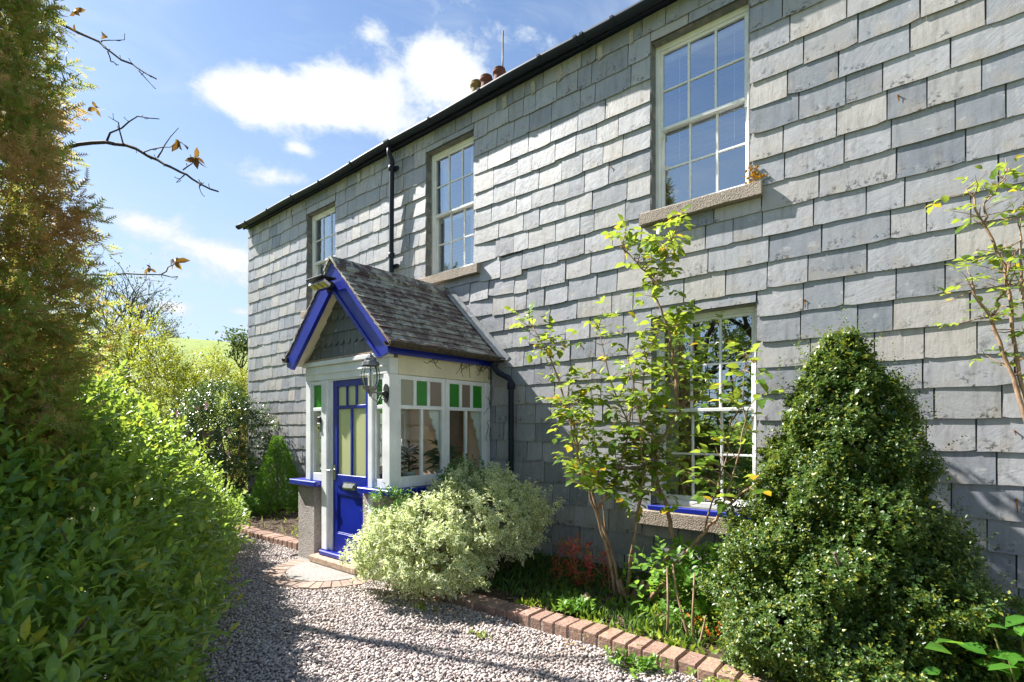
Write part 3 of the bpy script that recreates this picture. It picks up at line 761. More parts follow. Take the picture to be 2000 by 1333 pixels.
for k in range(3): pane_xz(t3[k] + 0.004, t3[k + 1] - 0.004, 1.853, 2.072, dy + 0.02, 'door_glass', door)
for k in range(2): pane_xz(t2[k] + 0.004, t2[k + 1] - 0.004, 1.063, 1.817, dy + 0.02, 'door_glass', door)
MB().box(gx0, gx1, dy + 0.014, dy + 0.036, 0.388, 0.847).build('door_panel', M['blue'], door)
mb = MB()
for (a, b, c, d) in ((gx0, gx1, 0.83, 0.847), (gx0, gx1, 0.388, 0.405), (gx0, gx0 + 0.016, 0.405, 0.83), (gx1 - 0.016, gx1, 0.405, 0.83)): mb.box(a, b, dy + 0.004, dy + 0.0135, c, d, 0.003)
mb.build('panel_moulding', M['blue'], door)
# letterbox with flap
lb = MB(); lb.box(-5.30, -5.06, dy - 0.012, dy + 0.001, 0.905, 0.985, 0.006)
lbo = lb.build('letter_plate', M['chrome'], door)
MB().add([(-5.275, dy - 0.034, 0.932), (-5.085, dy - 0.034, 0.932), (-5.085, dy - 0.013, 0.968), (-5.275, dy - 0.013, 0.968), (-5.275, dy - 0.038, 0.930), (-5.085, dy - 0.038, 0.930), (-5.085, dy - 0.017, 0.972), (-5.275, dy - 0.017, 0.972)],
         [(0, 1, 2, 3), (7, 6, 5, 4), (0, 4, 5, 1), (2, 6, 7, 3), (0, 3, 7, 4), (1, 5, 6, 2)]).build('letter_flap', M['chrome'], door)
hd = MB(); hd.box(-5.502, -5.468, dy - 0.007, dy + 0.001, 1.0, 1.17, 0.004)
hd.tube([(-5.485, dy - 0.005, 1.11), (-5.485, dy - 0.045, 1.11), (-5.50, dy - 0.052, 1.112), (-5.575, dy - 0.052, 1.105), (-5.60, dy - 0.048, 1.112)], [0.009, 0.009, 0.009, 0.008, 0.006], 8)
hd.build('door_handle', M['chrome'], door)
# sidelights either side of the door
def sidelight(x0, x1):
    f = MB(); y0, y1 = PY + 0.012, PY + 0.06; s = 0.032
    f.box(x0, x0 + s, y0, y1, 0.966, 2.16, 0.004); f.box(x1 - s, x1, y0, y1, 0.966, 2.16, 0.004)
    for za, zb in ((0.967, 1.06), (1.80, 1.84), (2.11, 2.159)): f.box(x0 + s, x1 - s, y0 + 0.001, y1, za, zb, 0.004)
    w = f.build('sidelight', M['white'], porch)
    pane_xz(x0 + s, x1 - s, 1.838, 2.112, PY + 0.03, 'green_glass', w); pane_xz(x0 + s, x1 - s, 1.058, 1.802, PY + 0.03, 'clear_glass', w)
sidelight(-5.969, -5.716); sidelight(-4.714, -4.531)
# side windows: two casements each with three small top lights and two tall panes
def casement(x, y0, y1, kinds):
    f = MB(); xa, xb = x - 0.055, x - 0.012; s = 0.045
    f.box(xa, xb, y0, y0 + s, 0.966, 2.16, 0.004); f.box(xa, xb, y1 - s, y1, 0.966, 2.16, 0.004)
    for za, zb in ((0.967, 1.085), (1.80, 1.842), (2.11, 2.159)): f.box(xa, xb - 0.001, y0 + s, y1 - s, za, zb, 0.004)
    w = f.build('casement', M['white'], porch)
    g0, g1 = y0 + s, y1 - s; q3 = [g0 + (g1 - g0) * k / 3 for k in range(4)]; q2 = [g0, (g0 + g1) / 2, g1]
    for y in q3[1:-1]: MB().box(xa + 0.003, xb - 0.003, y - 0.020, y + 0.020, 1.842, 2.11, 0.003).build('glazing_bar', M['white'], w)
    MB().box(xa + 0.003, xb - 0.003, q2[1] - 0.017, q2[1] + 0.017, 1.085, 1.80, 0.003).build('glazing_bar', M['white'], w)
    for k in range(3): pane_yz(q3[k] + (0.018 if k else -0.002), q3[k + 1] - (0.018 if k < 2 else -0.002), 1.84, 2.112, x - 0.034, kinds[k], w)
    for k in range(2): pane_yz(q2[k] + (0.015 if k else -0.002), q2[k + 1] - (0.015 if k < 1 else -0.002), 1.083, 1.802, x - 0.034, 'clear_glass', w)
casement(PX1, -1.459, -0.79, ('frost_glass', 'green_glass', 'pink_glass')); casement(PX1, -0.76, -0.116, ('green_glass', 'pink_glass', 'green_glass'))
post(-4.49, PX1 + 0.001, -0.789, -0.761, 0.966, 2.16, c=0.004)
casement(-6.012, -1.459, -0.79, ('green_glass', 'frost_glass', 'green_glass')); casement(-6.012, -0.76, -0.116, ('frost_glass', 'green_glass', 'frost_glass'))
post(-6.078, -6.02, -0.789, -0.761, 0.966, 2.16, c=0.004)
# fretwork brackets inside the side windows
for x in (-4.50, -5.99):
    for (ya, sg) in ((-0.80, -1), (-0.13, -1)):
        pf = [(0, 0), (0, -0.50), (0.03, -0.46), (0.045, -0.40), (0.04, -0.36), (0.07, -0.32), (0.085, -0.27), (0.075, -0.23), (0.115, -0.20), (0.135, -0.15), (0.125, -0.11), (0.17, -0.08), (0.18, 0.0)]
        MB().prism(pf, lambda a, b, d: (x + d, ya + sg * a, 1.80 + b), 0, 0.014).build('fretwork_bracket', M['white'], porch)
# inside: plaster back wall, inner door, floor, ceiling
MB().box(-5.97, -5.34, -0.06, -0.036, 0.05, 2.39).box(-4.78, -4.53, -0.06, -0.036, 0.05, 2.39).box(-5.34, -4.78, -0.06, -0.036, 2.1, 2.39).build('inner_wall', M['plaster'], porch)
MB().box(-5.34, -4.78, -0.052, -0.037, 0.05, 2.1).build('inner_door', M['dark_wood'], porch)
MB().box(-6.018, -4.742, PY + 0.13, -0.062, 0.0, 0.10).build('floor', M['tile'], porch)
MB().box(-5.975, -4.525, PY + 0.115, -0.062, 2.392, 2.41).build('ceiling', M['white'], porch)
# window boards inside at sill height
MB().box(-4.74, -4.50, PY + 0.37, -0.07, 0.966, 0.985).build('window_board', M['white'], porch)

# ---- gable slating
GZ0, GA = 2.40, 3.28                      # foot and apex of the slated triangle
GH = 0.80
def clip(poly, a, b, c):                  # keep a*x + b*z <= c
    outp = []
    for i in range(len(poly)):
        p, q = poly[i], poly[(i + 1) % len(poly)]; dp, dq = a * p[0] + b * p[1] - c, a * q[0] + b * q[1] - c
        if dp <= 0: outp.append(p)
        if dp * dq < 0:
            t = dp / (dp - dq); outp.append((p[0] + (q[0] - p[0]) * t, p[1] + (q[1] - p[1]) * t))
    return outp
sl = 0.88 / GH
def in_gable(poly):
    for sg in (1, -1): 
        poly = clip(poly, sg * sl, 1.0, sg * sl * PC + GA)
        if len(poly) < 3: return None
    return poly
MB().prism([(PC - 0.80, GZ0), (PC + 0.80, GZ0), (PC, GA)], lambda a, b, d: (a, d, b), PY + 0.02, PY + 0.08).build('gable_board', M['backing'], porch)
gable = MB().prism([(PC - 0.79, 2.39), (PC + 0.79, 2.39), (PC + 0.79, 2.405), (PC - 0.79, 2.405)], lambda a, b, d: (a, d, b), PY - 0.03, PY + 0.02).build('gable_foot', M['step_wood'], porch)
random.seed(3)
rows = [(2.41, 0.17, 0, 0.19), (2.545, 0.18, 1, 0.125), (2.69, 0.17, 0, 0.19), (2.825, 0.17, 1, 0.125), (2.96, 0.16, 0, 0.16), (3.09, 0.2, 0, 0.15)]
for ri, (z, h, scal, w) in enumerate(rows):
    x = PC - 0.85 + random.uniform(-0.08, 0); y = PY + 0.012 - 0.006 * ri
    while x < PC + 0.85:
        ww = w * (1 if scal else random.uniform(0.8, 1.3)); x1 = x + ww
        if scal:
            r = ww / 2 - 0.002; cx = x + ww / 2
            pl = [(cx + r * math.cos(a), z + r * 0.9 + r * 0.9 * math.sin(a)) for a in np.linspace(math.pi, 2 * math.pi, 9)] + [(cx + r, z + h), (cx - r, z + h)]
        else: pl = [(x + 0.002, z + random.uniform(-0.004, 0.004)), (x1 - 0.002, z + random.uniform(-0.004, 0.004)), (x1 - 0.002, z + h), (x + 0.002, z + h)]
        pl = in_gable(pl)
        if pl:
            zt = z + h
            MB().prism(pl, lambda a, b, d: (a, y + d - 0.010 * (zt - b) / h, b), 0.0, 0.007).build('gable_slate', M['gable_slate'], porch)
        x = x1

# ---- roof
EX, EZ, RZ, RX = 1.02, 2.455, 3.455, 0.0
YA, YB = -1.735, -0.012
SLP = math.hypot(EX, RZ - EZ); UX, UZ = EX / SLP, -(RZ - EZ) / SLP
def on_roof(side, s, y, n):               # s: distance down the slope, n: height off the deck
    return (PC + side * (UX * s - UZ * n), y, RZ + UZ * s + UX * n)
mb = MB()
for side in (1, -1):
    V = [on_roof(side, s, y, n) for s in (0.03, SLP) for y in (YA + 0.02, YB) for n in (-0.055, -0.012)]
    mb.add(V, [(0, 1, 3, 2), (4, 6, 7, 5), (0, 4, 5, 1), (2, 3, 7, 6), (0, 2, 6, 4), (1, 5, 7, 3)])
proof = mb.build('roof_deck', M['wood'], porch)
random.seed(21)
nrow = 14; ex = SLP / nrow
rest = MB(); cnt = 0
for side in (1, -1):
    for k in range(nrow + 1):
        s1 = min(ex * (k + 0.35) + 0.05, SLP + 0.03); s0 = max(s1 - ex * 1.9, 0.015); y = YA - random.uniform(0, 0.09)
        while y < YB:
            w = random.uniform(0.12, 0.20); ya, yb = max(y, YA), min(y + w, YB)
            if YB - yb < 0.05: yb = YB
            if yb - ya > 0.03:
                j = random.uniform(-0.006, 0.006); tk = random.uniform(0.007, 0.011); n1 = 0.016 + random.uniform(0, 0.005); n0 = -0.006
                V = [on_roof(side, s0, ya + 0.001, n0), on_roof(side, s0, yb - 0.001, n0), on_roof(side, s1 + j, ya + 0.001 + random.uniform(0, 0.004), n1), on_roof(side, s1 + j + random.uniform(-0.005, 0.005), yb - 0.001, n1),
                     on_roof(side, s0, ya + 0.001, n0 - tk), on_roof(side, s0, yb - 0.001, n0 - tk), on_roof(side, s1 + j, ya + 0.001, n1 - tk), on_roof(side, s1 + j, yb - 0.001, n1 - tk)]
                Fc = [(0, 1, 3, 2), (4, 6, 7, 5), (2, 3, 7, 6), (0, 2, 6, 4), (1, 5, 7, 3), (0, 4, 5, 1)]
                if side == -1: Fc = [f[::-1] for f in Fc]
                if cnt < 300: MB().add(V, Fc).build('roof_slate', M['roof_slate'], proof); cnt += 1
                else: rest.add(V, Fc)
            y = yb if yb >= YB else y + w
if rest.v: tag(rest.build('roof_slating', M['roof_slate'], proof), kind='stuff')
for k in range(4):
    ya = YA - 0.015 + k * (YB - YA + 0.015) / 4; yb = ya + (YB - YA) / 4 + 0.006
    pr = [(-0.135, RZ - 0.095), (-0.05, RZ + 0.005), (-0.025, RZ + 0.035), (0.025, RZ + 0.035), (0.05, RZ + 0.005), (0.135, RZ - 0.095), (0.125, RZ - 0.11), (0, RZ + 0.012), (-0.125, RZ - 0.11)]
    MB().prism([(PC + a, b + 0.002 * (k % 2)) for a, b in pr], lambda a, b, d: (a, d, b), ya, yb - 0.004).build('ridge_tile', M['roof_slate'], proof)
# lead flashing where roof meets wall
for side in (1, -1):
    V = [on_roof(side, s, y, n) for s in (0.05, SLP + 0.08) for (y, n) in ((-0.03, 0.09), (-0.03, 0.03), (-0.13, 0.028))]
    MB().add(V, [(0, 1, 4, 3), (1, 2, 5, 4)]).build('lead_flashing', M['lead'], porch)
# bargeboards with a moulded inner edge, white soffit behind
def barge(side, s0, s1, n0, n1, y0, y1):
    V = [on_roof(side, s, y, n) for s in (s0, s1) for y in (y0, y1) for n in (n0, n1)]
    Fc = [(0, 1, 3, 2), (4, 6, 7, 5), (0, 4, 5, 1), (2, 3, 7, 6), (0, 2, 6, 4), (1, 5, 7, 3)]
    return V, Fc if side == 1 else [f[::-1] for f in Fc]
def bargeboard(side):
    # plumb cut at the apex, level-ish foot
    dz = 0.215
    P = []
    out_top = (PC, RZ - 0.03); out_bot = (PC + side * (EX - 0.03), EZ - 0.005)
    in_top = (PC, RZ - 0.03 - dz * 1.42); in_bot = (PC + side * (EX - 0.165), EZ - 0.155)
    foot = (PC + side * (EX - 0.02), EZ - 0.11)
    pl = [out_top, out_bot, foot, in_bot, in_top]
    b = MB().prism(pl, lambda a, b, d: (a, d, b), YA + 0.012, YA + 0.040).build('bargeboard', M['blue'], porch)
    d = [((in_top[0], in_top[1])), ((in_bot[0], in_bot[1])), (in_bot[0] + side * 0.035, in_bot[1] + 0.012), (in_top[0], in_top[1] + 0.055)]
    MB().prism(d, lambda a, b, dd: (a, dd, b), YA - 0.006, YA + 0.0115).build('barge_moulding', M['blue'], b)
    # soffit board from barge back to the gable
    s = [(in_top[0], in_top[1] + 0.05), (in_bot[0] + side * 0.0, in_bot[1] + 0.05), (in_bot[0], in_bot[1] + 0.075), (in_top[0], in_top[1] + 0.075)]
    MB().prism(s, lambda a, b, dd: (a, dd, b), YA + 0.042, PY + 0.03).build('soffit_board', M['cream'], porch)
bargeboard(1); bargeboard(-1)
# side fascia and old iron gutter
for side in (1, -1):
    xf = PC + side * (EX - 0.135)
    MB().box(xf, xf + side * 0.028, YA + 0.045, -0.036, 2.352, 2.455, 0.004).box(xf - side * 0.0, xf + side * 0.04, YA + 0.045, -0.036, 2.425, 2.452, 0.003).build('fascia', M['blue'], porch)
    MB().box(PC + side * 0.84, xf - side * 0.001, PY - 0.03, -0.036, 2.402, 2.43).build('eaves_soffit', M['cream'], porch)
    cx = PC + side * (EX + 0.005); pr = [(cx + 0.06 * math.cos(a), 2.452 + 0.055 * math.sin(a)) for a in np.linspace(math.pi, 2 * math.pi, 9)]; pr += [(cx + 0.05 * math.cos(a), 2.454 + 0.046 * math.sin(a)) for a in np.linspace(2 * math.pi, math.pi, 9)]
    MB().prism(pr, lambda a, b, d: (a, d, b), YA - 0.012, -0.04).build('gutter', M['old_iron'], porch)
# black swan-neck pipe from the gutter to the wall and down
mb = MB(); mb.tube([(-4.24, -0.16, 2.42), (-4.24, -0.16, 2.33), (-4.20, -0.14, 2.27), (-4.07, -0.10, 2.20), (-4.035, -0.09, 2.15), (-4.035, -0.09, 1.4), (-4.045, -0.09, 0.06)], 0.034, 12)
mb.lathe((-4.035, -0.09, 2.06), [(0.035, 0), (0.046, 0.005), (0.046, 0.08), (0.035, 0.085)], 12)
mb.lathe((-4.24, -0.16, 2.34), [(0.035, 0), (0.044, 0.004), (0.044, 0.06), (0.035, 0.064)], 12)
mb.build('rainwater_pipe', M['navy'], porch)
# withered creeper stems on the side head beam
random.seed(9); mb = MB()
for (y, z) in [(-0.10, 2.36), (-0.18, 2.38), (-0.28, 2.39), (-0.42, 2.38), (-0.55, 2.37), (-0.95, 2.38), (-0.07, 2.2), (-0.06, 1.9), (-0.065, 1.6)]:
    for _ in range(3):
        p = Vector((PX1 + 0.004, y + random.uniform(-.02, .02), z)); pts = [p.copy()]; d = Vector((0, random.uniform(-1, 1), -1)) if z > 2.3 else Vector((0, random.uniform(-.4, .4), random.choice((-1, 1))))
        for _ in range(6):
            d += Vector((0, random.gauss(0, 0.5), random.gauss(0, 0.35))); p = p + d.normalized() * 0.03; p.y = min(p.y, -0.04); pts.append(p.copy())
        mb.tube(pts, [0.0035] * 4 + [0.0025] * 3, 4)
mb.build('dead_creeper', bark_mat('dead_creeper', (0.05, 0.03, 0.02), (0.12, 0.08, 0.05)), porch)

# ---- things fixed to the porch
lan = thing('wall_lantern', (-4.47, PY, 1.86), 'black iron carriage lantern on scrolled bracket beside the blue door', 'lantern')
lx, ly = -4.475, PY - 0.195
MB().lathe((lx, ly, 2.225), [(0.0, 0.13), (0.012, 0.125), (0.016, 0.11), (0.03, 0.10), (0.035, 0.085), (0.055, 0.075), (0.06, 0.045), (0.082, 0.035), (0.092, 0.0), (0.088, -0.006), (0.06, 0.0)], 8, False).build('lantern_cap', M['pewter'], lan)
MB().lathe((lx, ly, 1.985), [(0.0, -0.075), (0.012, -0.07), (0.016, -0.05), (0.03, -0.03), (0.06, 0.0), (0.085, 0.015), (0.088, 0.03), (0.06, 0.034)], 8, False).build('lantern_base', M['pewter'], lan)
def lr(z): u = (z - 2.015) / 0.21; return 0.062 + 0.028 * math.sin(math.pi * min(1, max(0, u * 0.85 + 0.08)))
zs = np.linspace(2.016, 2.228, 9)
MB().lathe((lx, ly, 0), [(lr(z) - 0.006, z) for z in zs], 20).build('lantern_glass', M['lamp_glass'], lan)
for k in range(8):
    a = k * math.pi / 4 + 0.2
    MB().tube([(lx + lr(z) * math.cos(a), ly + lr(z) * math.sin(a), z) for z in zs], 0.004, 5).build('lantern_rib', M['iron'], lan)
MB().lathe((lx, ly, 2.02), [(0.014, 0), (0.016, 0.04), (0.028, 0.09), (0.026, 0.13), (0.010, 0.15), (0, 0.152)], 12).build('bulb', plain_mat('bulb_glass', (0.8, 0.79, 0.74), 0.15, n=0.02), lan)
mb = MB(); mb.prism([(0.045 * math.cos(a), 0.10 * math.sin(a)) for a in np.linspace(0, 2 * math.pi, 17)[:-1]], lambda a, b, d: (lx + a, PY + d, 1.955 + b), -0.012, 0.0)
mb.lathe((lx, PY - 0.02, 1.955), [(0.0, -0.03), (0.028, -0.02), (0.032, 0.0), (0.028, 0.02), (0.0, 0.03)], 10)
mb.build('back_plate', M['iron'], lan)
mb = MB(); mb.tube([(lx, PY - 0.01, 1.965), (lx, PY - 0.08, 1.955), (lx, ly - 0.03, 1.965)], 0.010, 8)
mb.tube([(lx, ly, 1.93), (lx, ly, 1.96)], 0.012, 8)
mb.build('bracket_arm', M['pewter'], lan)
mb = MB(); sp = [(0.0 + 0.11 * k / 20, 0) for k in range(1)]
pts = [(lx, PY - 0.05 - 0.035 * math.cos(a) * (1 - a / 9), 1.905 + 0.035 * math.sin(a) * (1 - a / 9)) for a in np.linspace(0, 7.5, 22)]
mb.tube([(lx, ly - 0.02, 1.94), (lx, ly + 0.02, 1.90), (lx, PY - 0.11, 1.865)] + pts, 0.005, 5)
mb.build('scroll', M['pewter'], lan)

fl = thing('security_light', (-5.25, YA, 3.15), 'black solar security light with three yellow lamp heads under porch apex', 'security light')
MB().box(-5.42, -5.10, YA - 0.20, YA - 0.02, 3.205, 3.222, 0.004).build('solar_panel', M['dark_plastic'], fl)
mb = MB(); mb.box(-5.29, -5.21, YA - 0.03, YA + 0.011, 3.10, 3.204, 0.006); mb.box(-5.40, -5.12, YA - 0.12, YA - 0.031, 3.12, 3.17, 0.008); mb.build('lamp_housing', M['dark_plastic'], fl)
for k in range(3):
    x0 = -5.41 + k * 0.105
    V = [(x0, YA - 0.10, 3.115), (x0 + 0.095, YA - 0.10, 3.115), (x0 + 0.095, YA - 0.175, 3.155), (x0, YA - 0.175, 3.155)]
    V += [(x, y + 0.012, z + 0.03) for x, y, z in V]
    h = MB().add(V, [(0, 1, 2, 3)[::-1], (4, 5, 6, 7), (0, 4, 5, 1)[::-1], (1, 5, 6, 2)[::-1], (2, 6, 7, 3)[::-1], (3, 7, 4, 0)[::-1]]).build('lamp_head', M['chrome'], fl)
    V = [(x0 + 0.014, YA - 0.108, 3.115), (x0 + 0.081, YA - 0.108, 3.115), (x0 + 0.081, YA - 0.167, 3.1465), (x0 + 0.014, YA - 0.167, 3.1465)]
    MB().add(V, [(0, 1, 2, 3)]).build('led_panel', M['led'], h)
db = thing('door_bell', (-5.755, PY, 1.56), 'small black and silver video doorbell on white sidelight frame', 'doorbell')
MB().box(-5.782, -5.722, PY - 0.022, PY + 0.0115, 1.66, 1.73, 0.006).build('camera_eye', M['dark_plastic'], db)
dbb = MB().box(-5.782, -5.722, PY - 0.020, PY + 0.0115, 1.55, 1.659, 0.006).build('bell_body', M['chrome'], db)
MB().lathe((-5.752, PY - 0.016, 1.60), [(0.014, -0.014), (0.014, 0.014)], 8).build('bell_button', M['dark_plastic'], dbb)
# ------------------------------------------------------------------ hard landscaping
random.seed(31)
def brick_row(x0, x1, yf, label, step=0.124, zt=0.092, depth=0.20, mossy=lambda x: False):
    t = thing('brick_edging', ((x0 + x1) / 2, yf + 0.1, 0.0), label, 'edging')
    x = x0
    MB().box(x0, x1, yf + 0.018, yf + depth - 0.01, -0.05, zt - 0.022).build('mortar_bed', M['mortar'], t)
    while x < x1 - 0.05:
        w = step * random.uniform(0.93, 1.06); c = 0.009; y = yf + 0.012 * math.sin(x * 1.9) + random.uniform(-0.006, 0.006); z = zt + 0.008 * math.sin(x * 2.7 + 1) + random.uniform(-0.005, 0.005)
        o = MB().box(x + 0.004, x + w - 0.006, y, y + depth, -0.03, z, c).build('brick', M['brick_lichen'] if mossy(x) else M['brick'], t)
        o.rotation_euler = (random.gauss(0, 0.012), random.gauss(0, 0.014), random.gauss(0, 0.014))
        x += w
    return t
brick_row(-9.2, -6.29, -1.45, 'low red brick edging of the bed left of the porch')
brick_row(-4.42, 0.6, -1.60, 'low red brick edging between gravel and the shrub bed right of the porch', mossy=lambda x: x > -2.3 and random.random() < 0.55)
# round door step: stone disc with a ring of bricks laid as rays
step = thing('round_doorstep', (-5.30, -1.72, 0.0), 'half round stone doorstep ringed by radiating bricks before the blue door', 'doorstep')
cx, cy, r0, r1 = -5.30, -1.66, 0.50, 0.725
pl = [(cx + r0 * math.cos(a), cy + r0 * math.sin(a)) for a in np.linspace(-math.pi * 1.0, 0, 40)] + [(cx + r0, cy + 0.06), (cx - r0, cy + 0.06)]
MB().prism(pl, lambda a, b, d: (a, b, d), -0.03, 0.030).build('step_stone', M['step_stone'], step)
pl = [(cx + r1 * math.cos(a), cy + r1 * math.sin(a)) for a in np.linspace(-math.pi, 0, 40)]
MB().prism(pl, lambda a, b, d: (a, b, d), -0.04, 0.012).build('mortar_bed', M['mortar'], step)
nb = 21
for k in range(nb):
    a0 = -math.pi + math.pi * k / nb + 0.008; a1 = -math.pi + math.pi * (k + 1) / nb - 0.008
    j = random.uniform(-0.012, 0.012); z = 0.026 + random.uniform(-0.004, 0.004)
    pl = [(cx + r * math.cos(a), cy + r * math.sin(a)) for r, a in ((r0 + 0.012, a0), (r1 + j, a0), (r1 + j, a1), (r0 + 0.012, a1))]
    MB().prism(pl, lambda a, b, d: (a, b, d), -0.03, z).build('brick', M['worn_brick'], step)

# gravel: every stone is a small squashed block
def gravel_material():
    m, t, out = new_mat('gravel_stones'); r = rnd(t); p = pos(t)
    c = t.ramp(r, [(0.0, (0.20, 0.155, 0.15)), (0.25, (0.37, 0.31, 0.29)), (0.5, (0.50, 0.435, 0.405)), (0.75, (0.44, 0.36, 0.33)), (0.9, (0.62, 0.57, 0.54)), (1.0, (0.28, 0.235, 0.225))])
    c = t.mix(t.sstep(t.noise(p, 120.0, 3.0), 0.4, 0.7, 0.0, 0.3), c, (0.46, 0.43, 0.41, 1))
    c = t.mix(t.sstep(t.noise(p, 1.3, 3.0), 0.5, 0.7, 0.0, 0.25), c, (0.33, 0.26, 0.19, 1))
    bsdf(t, out, col=c, rough=0.8, spec=0.3); return m
M['gravel'] = gravel_material()
def hedge_line(x): return -1.85 - (x + 7.8) * 0.475
def scatter_gravel():
    g = np.random.default_rng(5); sp = 0.0205
    xs = np.arange(-10.2, 0.9, sp); ys = np.arange(-4.6, -1.40, sp)
    X, Y = np.meshgrid(xs, ys); X = X.ravel() + g.uniform(-0.5, 0.5, X.size) * sp; Y = Y.ravel() + g.uniform(-0.5, 0.5, Y.size) * sp
    edge = np.where(X < -6.3, -1.46, np.where(X > -4.45, -1.615, -1.68))
    keep = (Y < edge) & (Y > hedge_line(X) - 0.7)
    keep &= ~(((X - cx) ** 2 + (Y - cy) ** 2 < (r1 - 0.02) ** 2))
    keep &= ~((X > -6.27) & (X < -4.45) & (Y > PY - 0.02))
    # stones out of sight towards the camera are thinned
    keep &= (g.random(X.size) < np.where(Y < -4.0, 0.25, 1.0))
    X, Y = X[keep], Y[keep]; n = len(X)
    base = np.array([(sx, sy, sz) for sx in (-1, 1) for sy in (-1, 1) for sz in (-1, 1)], float) * 0.5
    V = base[None] * (1 + g.uniform(-0.34, 0.18, (n, 8, 3)))
    S = np.stack([g.lognormal(-3.83, .26, n), g.lognormal(-4.15, .22, n), g.uniform(0.008, 0.015, n)], 1)
    V = V * S[:, None, :]
    th = g.uniform(0, 6.283, n); tl = g.normal(0, 0.42, n); t2 = g.normal(0, 0.35, n)
    c, s = np.cos(tl)[:, None], np.sin(tl)[:, None]; x, y, z = V[..., 0], V[..., 1], V[..., 2]
    y, z = c * y - s * z, s * y + c * z
    c, s = np.cos(t2)[:, None], np.sin(t2)[:, None]; x, z = c * x - s * z, s * x + c * z
    c, s = np.cos(th)[:, None], np.sin(th)[:, None]; x, y = c * x - s * y, s * x + c * y
    zb = 0.004 + g.uniform(0.0, 0.016, n) + 0.008 * wob(X, Y, 1.7)
    P = np.stack([x + X[:, None], y + Y[:, None], z + zb[:, None]], -1).reshape(-1, 3)
    F = np.array([(0, 1, 3, 2), (4, 6, 7, 5), (0, 4, 5, 1), (2, 3, 7, 6), (0, 2, 6, 4), (1, 5, 7, 3)])
    Q = (F[None] + (np.arange(n) * 8)[:, None, None]).reshape(-1, 4)
    o = mesh_obj('gravel', np_mesh('gravel', P, quads=Q), M['gravel'], (0, 0, 0))
    tag(o, 'loose pinkish grey gravel covering the drive', 'gravel', kind='stuff')
scatter_gravel()

# ------------------------------------------------------------------ foliage tools
def unit(a): return a / np.maximum(np.linalg.norm(a, axis=-1, keepdims=True), 1e-9)
LEAF5 = (np.array([(0, 0, 0), (-.5, .45, .10), (0, .5, 0), (.5, .45, .10), (0, 1, -.10)], float), np.array([(0, 2, 1), (0, 3, 2), (1, 2, 4), (2, 3, 4)]), np.array([.5, 1, 0, 1, 1]))
LEAF8 = (np.array([(0, 0, 0), (-.40, .26, .07), (-.42, .62, .06), (0, .30, 0), (0, .66, -.02), (.40, .26, .07), (.42, .62, .06), (0, 1, -.12)], float),
         np.array([(0, 3, 1), (0, 5, 3), (1, 3, 4), (1, 4, 2), (3, 5, 6), (3, 6, 4), (2, 4, 7), (4, 6, 7)]), np.array([.3, 1, 1, 0, 0, 1, 1, 1]))
def frond(n=5, w=0.10, sweep=0.42):
    """flat conifer spray: a stalk with paired needles-of-scale leaflets"""
    V, T, A = [], [], []
    def tri(a, b, c, e):
        k = len(V); V.extend([a, b, c]); T.append((k, k + 1, k + 2)); A.extend([0.2, 0.8, e])
    for i in range(n):
        y = 0.10 + 0.75 * i / n; l = 0.36 * (1 - 0.55 * i / n)
        for s in (-1, 1):
            tri((0, y - w * .5, 0), (0, y + w * .6, 0.01), (s * l, y + sweep * l * 1.5, -0.06 * l + 0.02 * s), 1)
    tri((-w * .4, 0.0, 0), (w * .4, 0.0, 0), (0, 1.0, -0.08), 1)
    return np.array(V, float), np.array(T), np.array(A)
FROND = frond()
def leaf_frames(O, D, N, S, W):
    Y = unit(D); Xv = unit(np.cross(Y, N)); Z = np.cross(Xv, Y)
    return Xv * (S * W)[:, None], Y * S[:, None], Z * S[:, None]
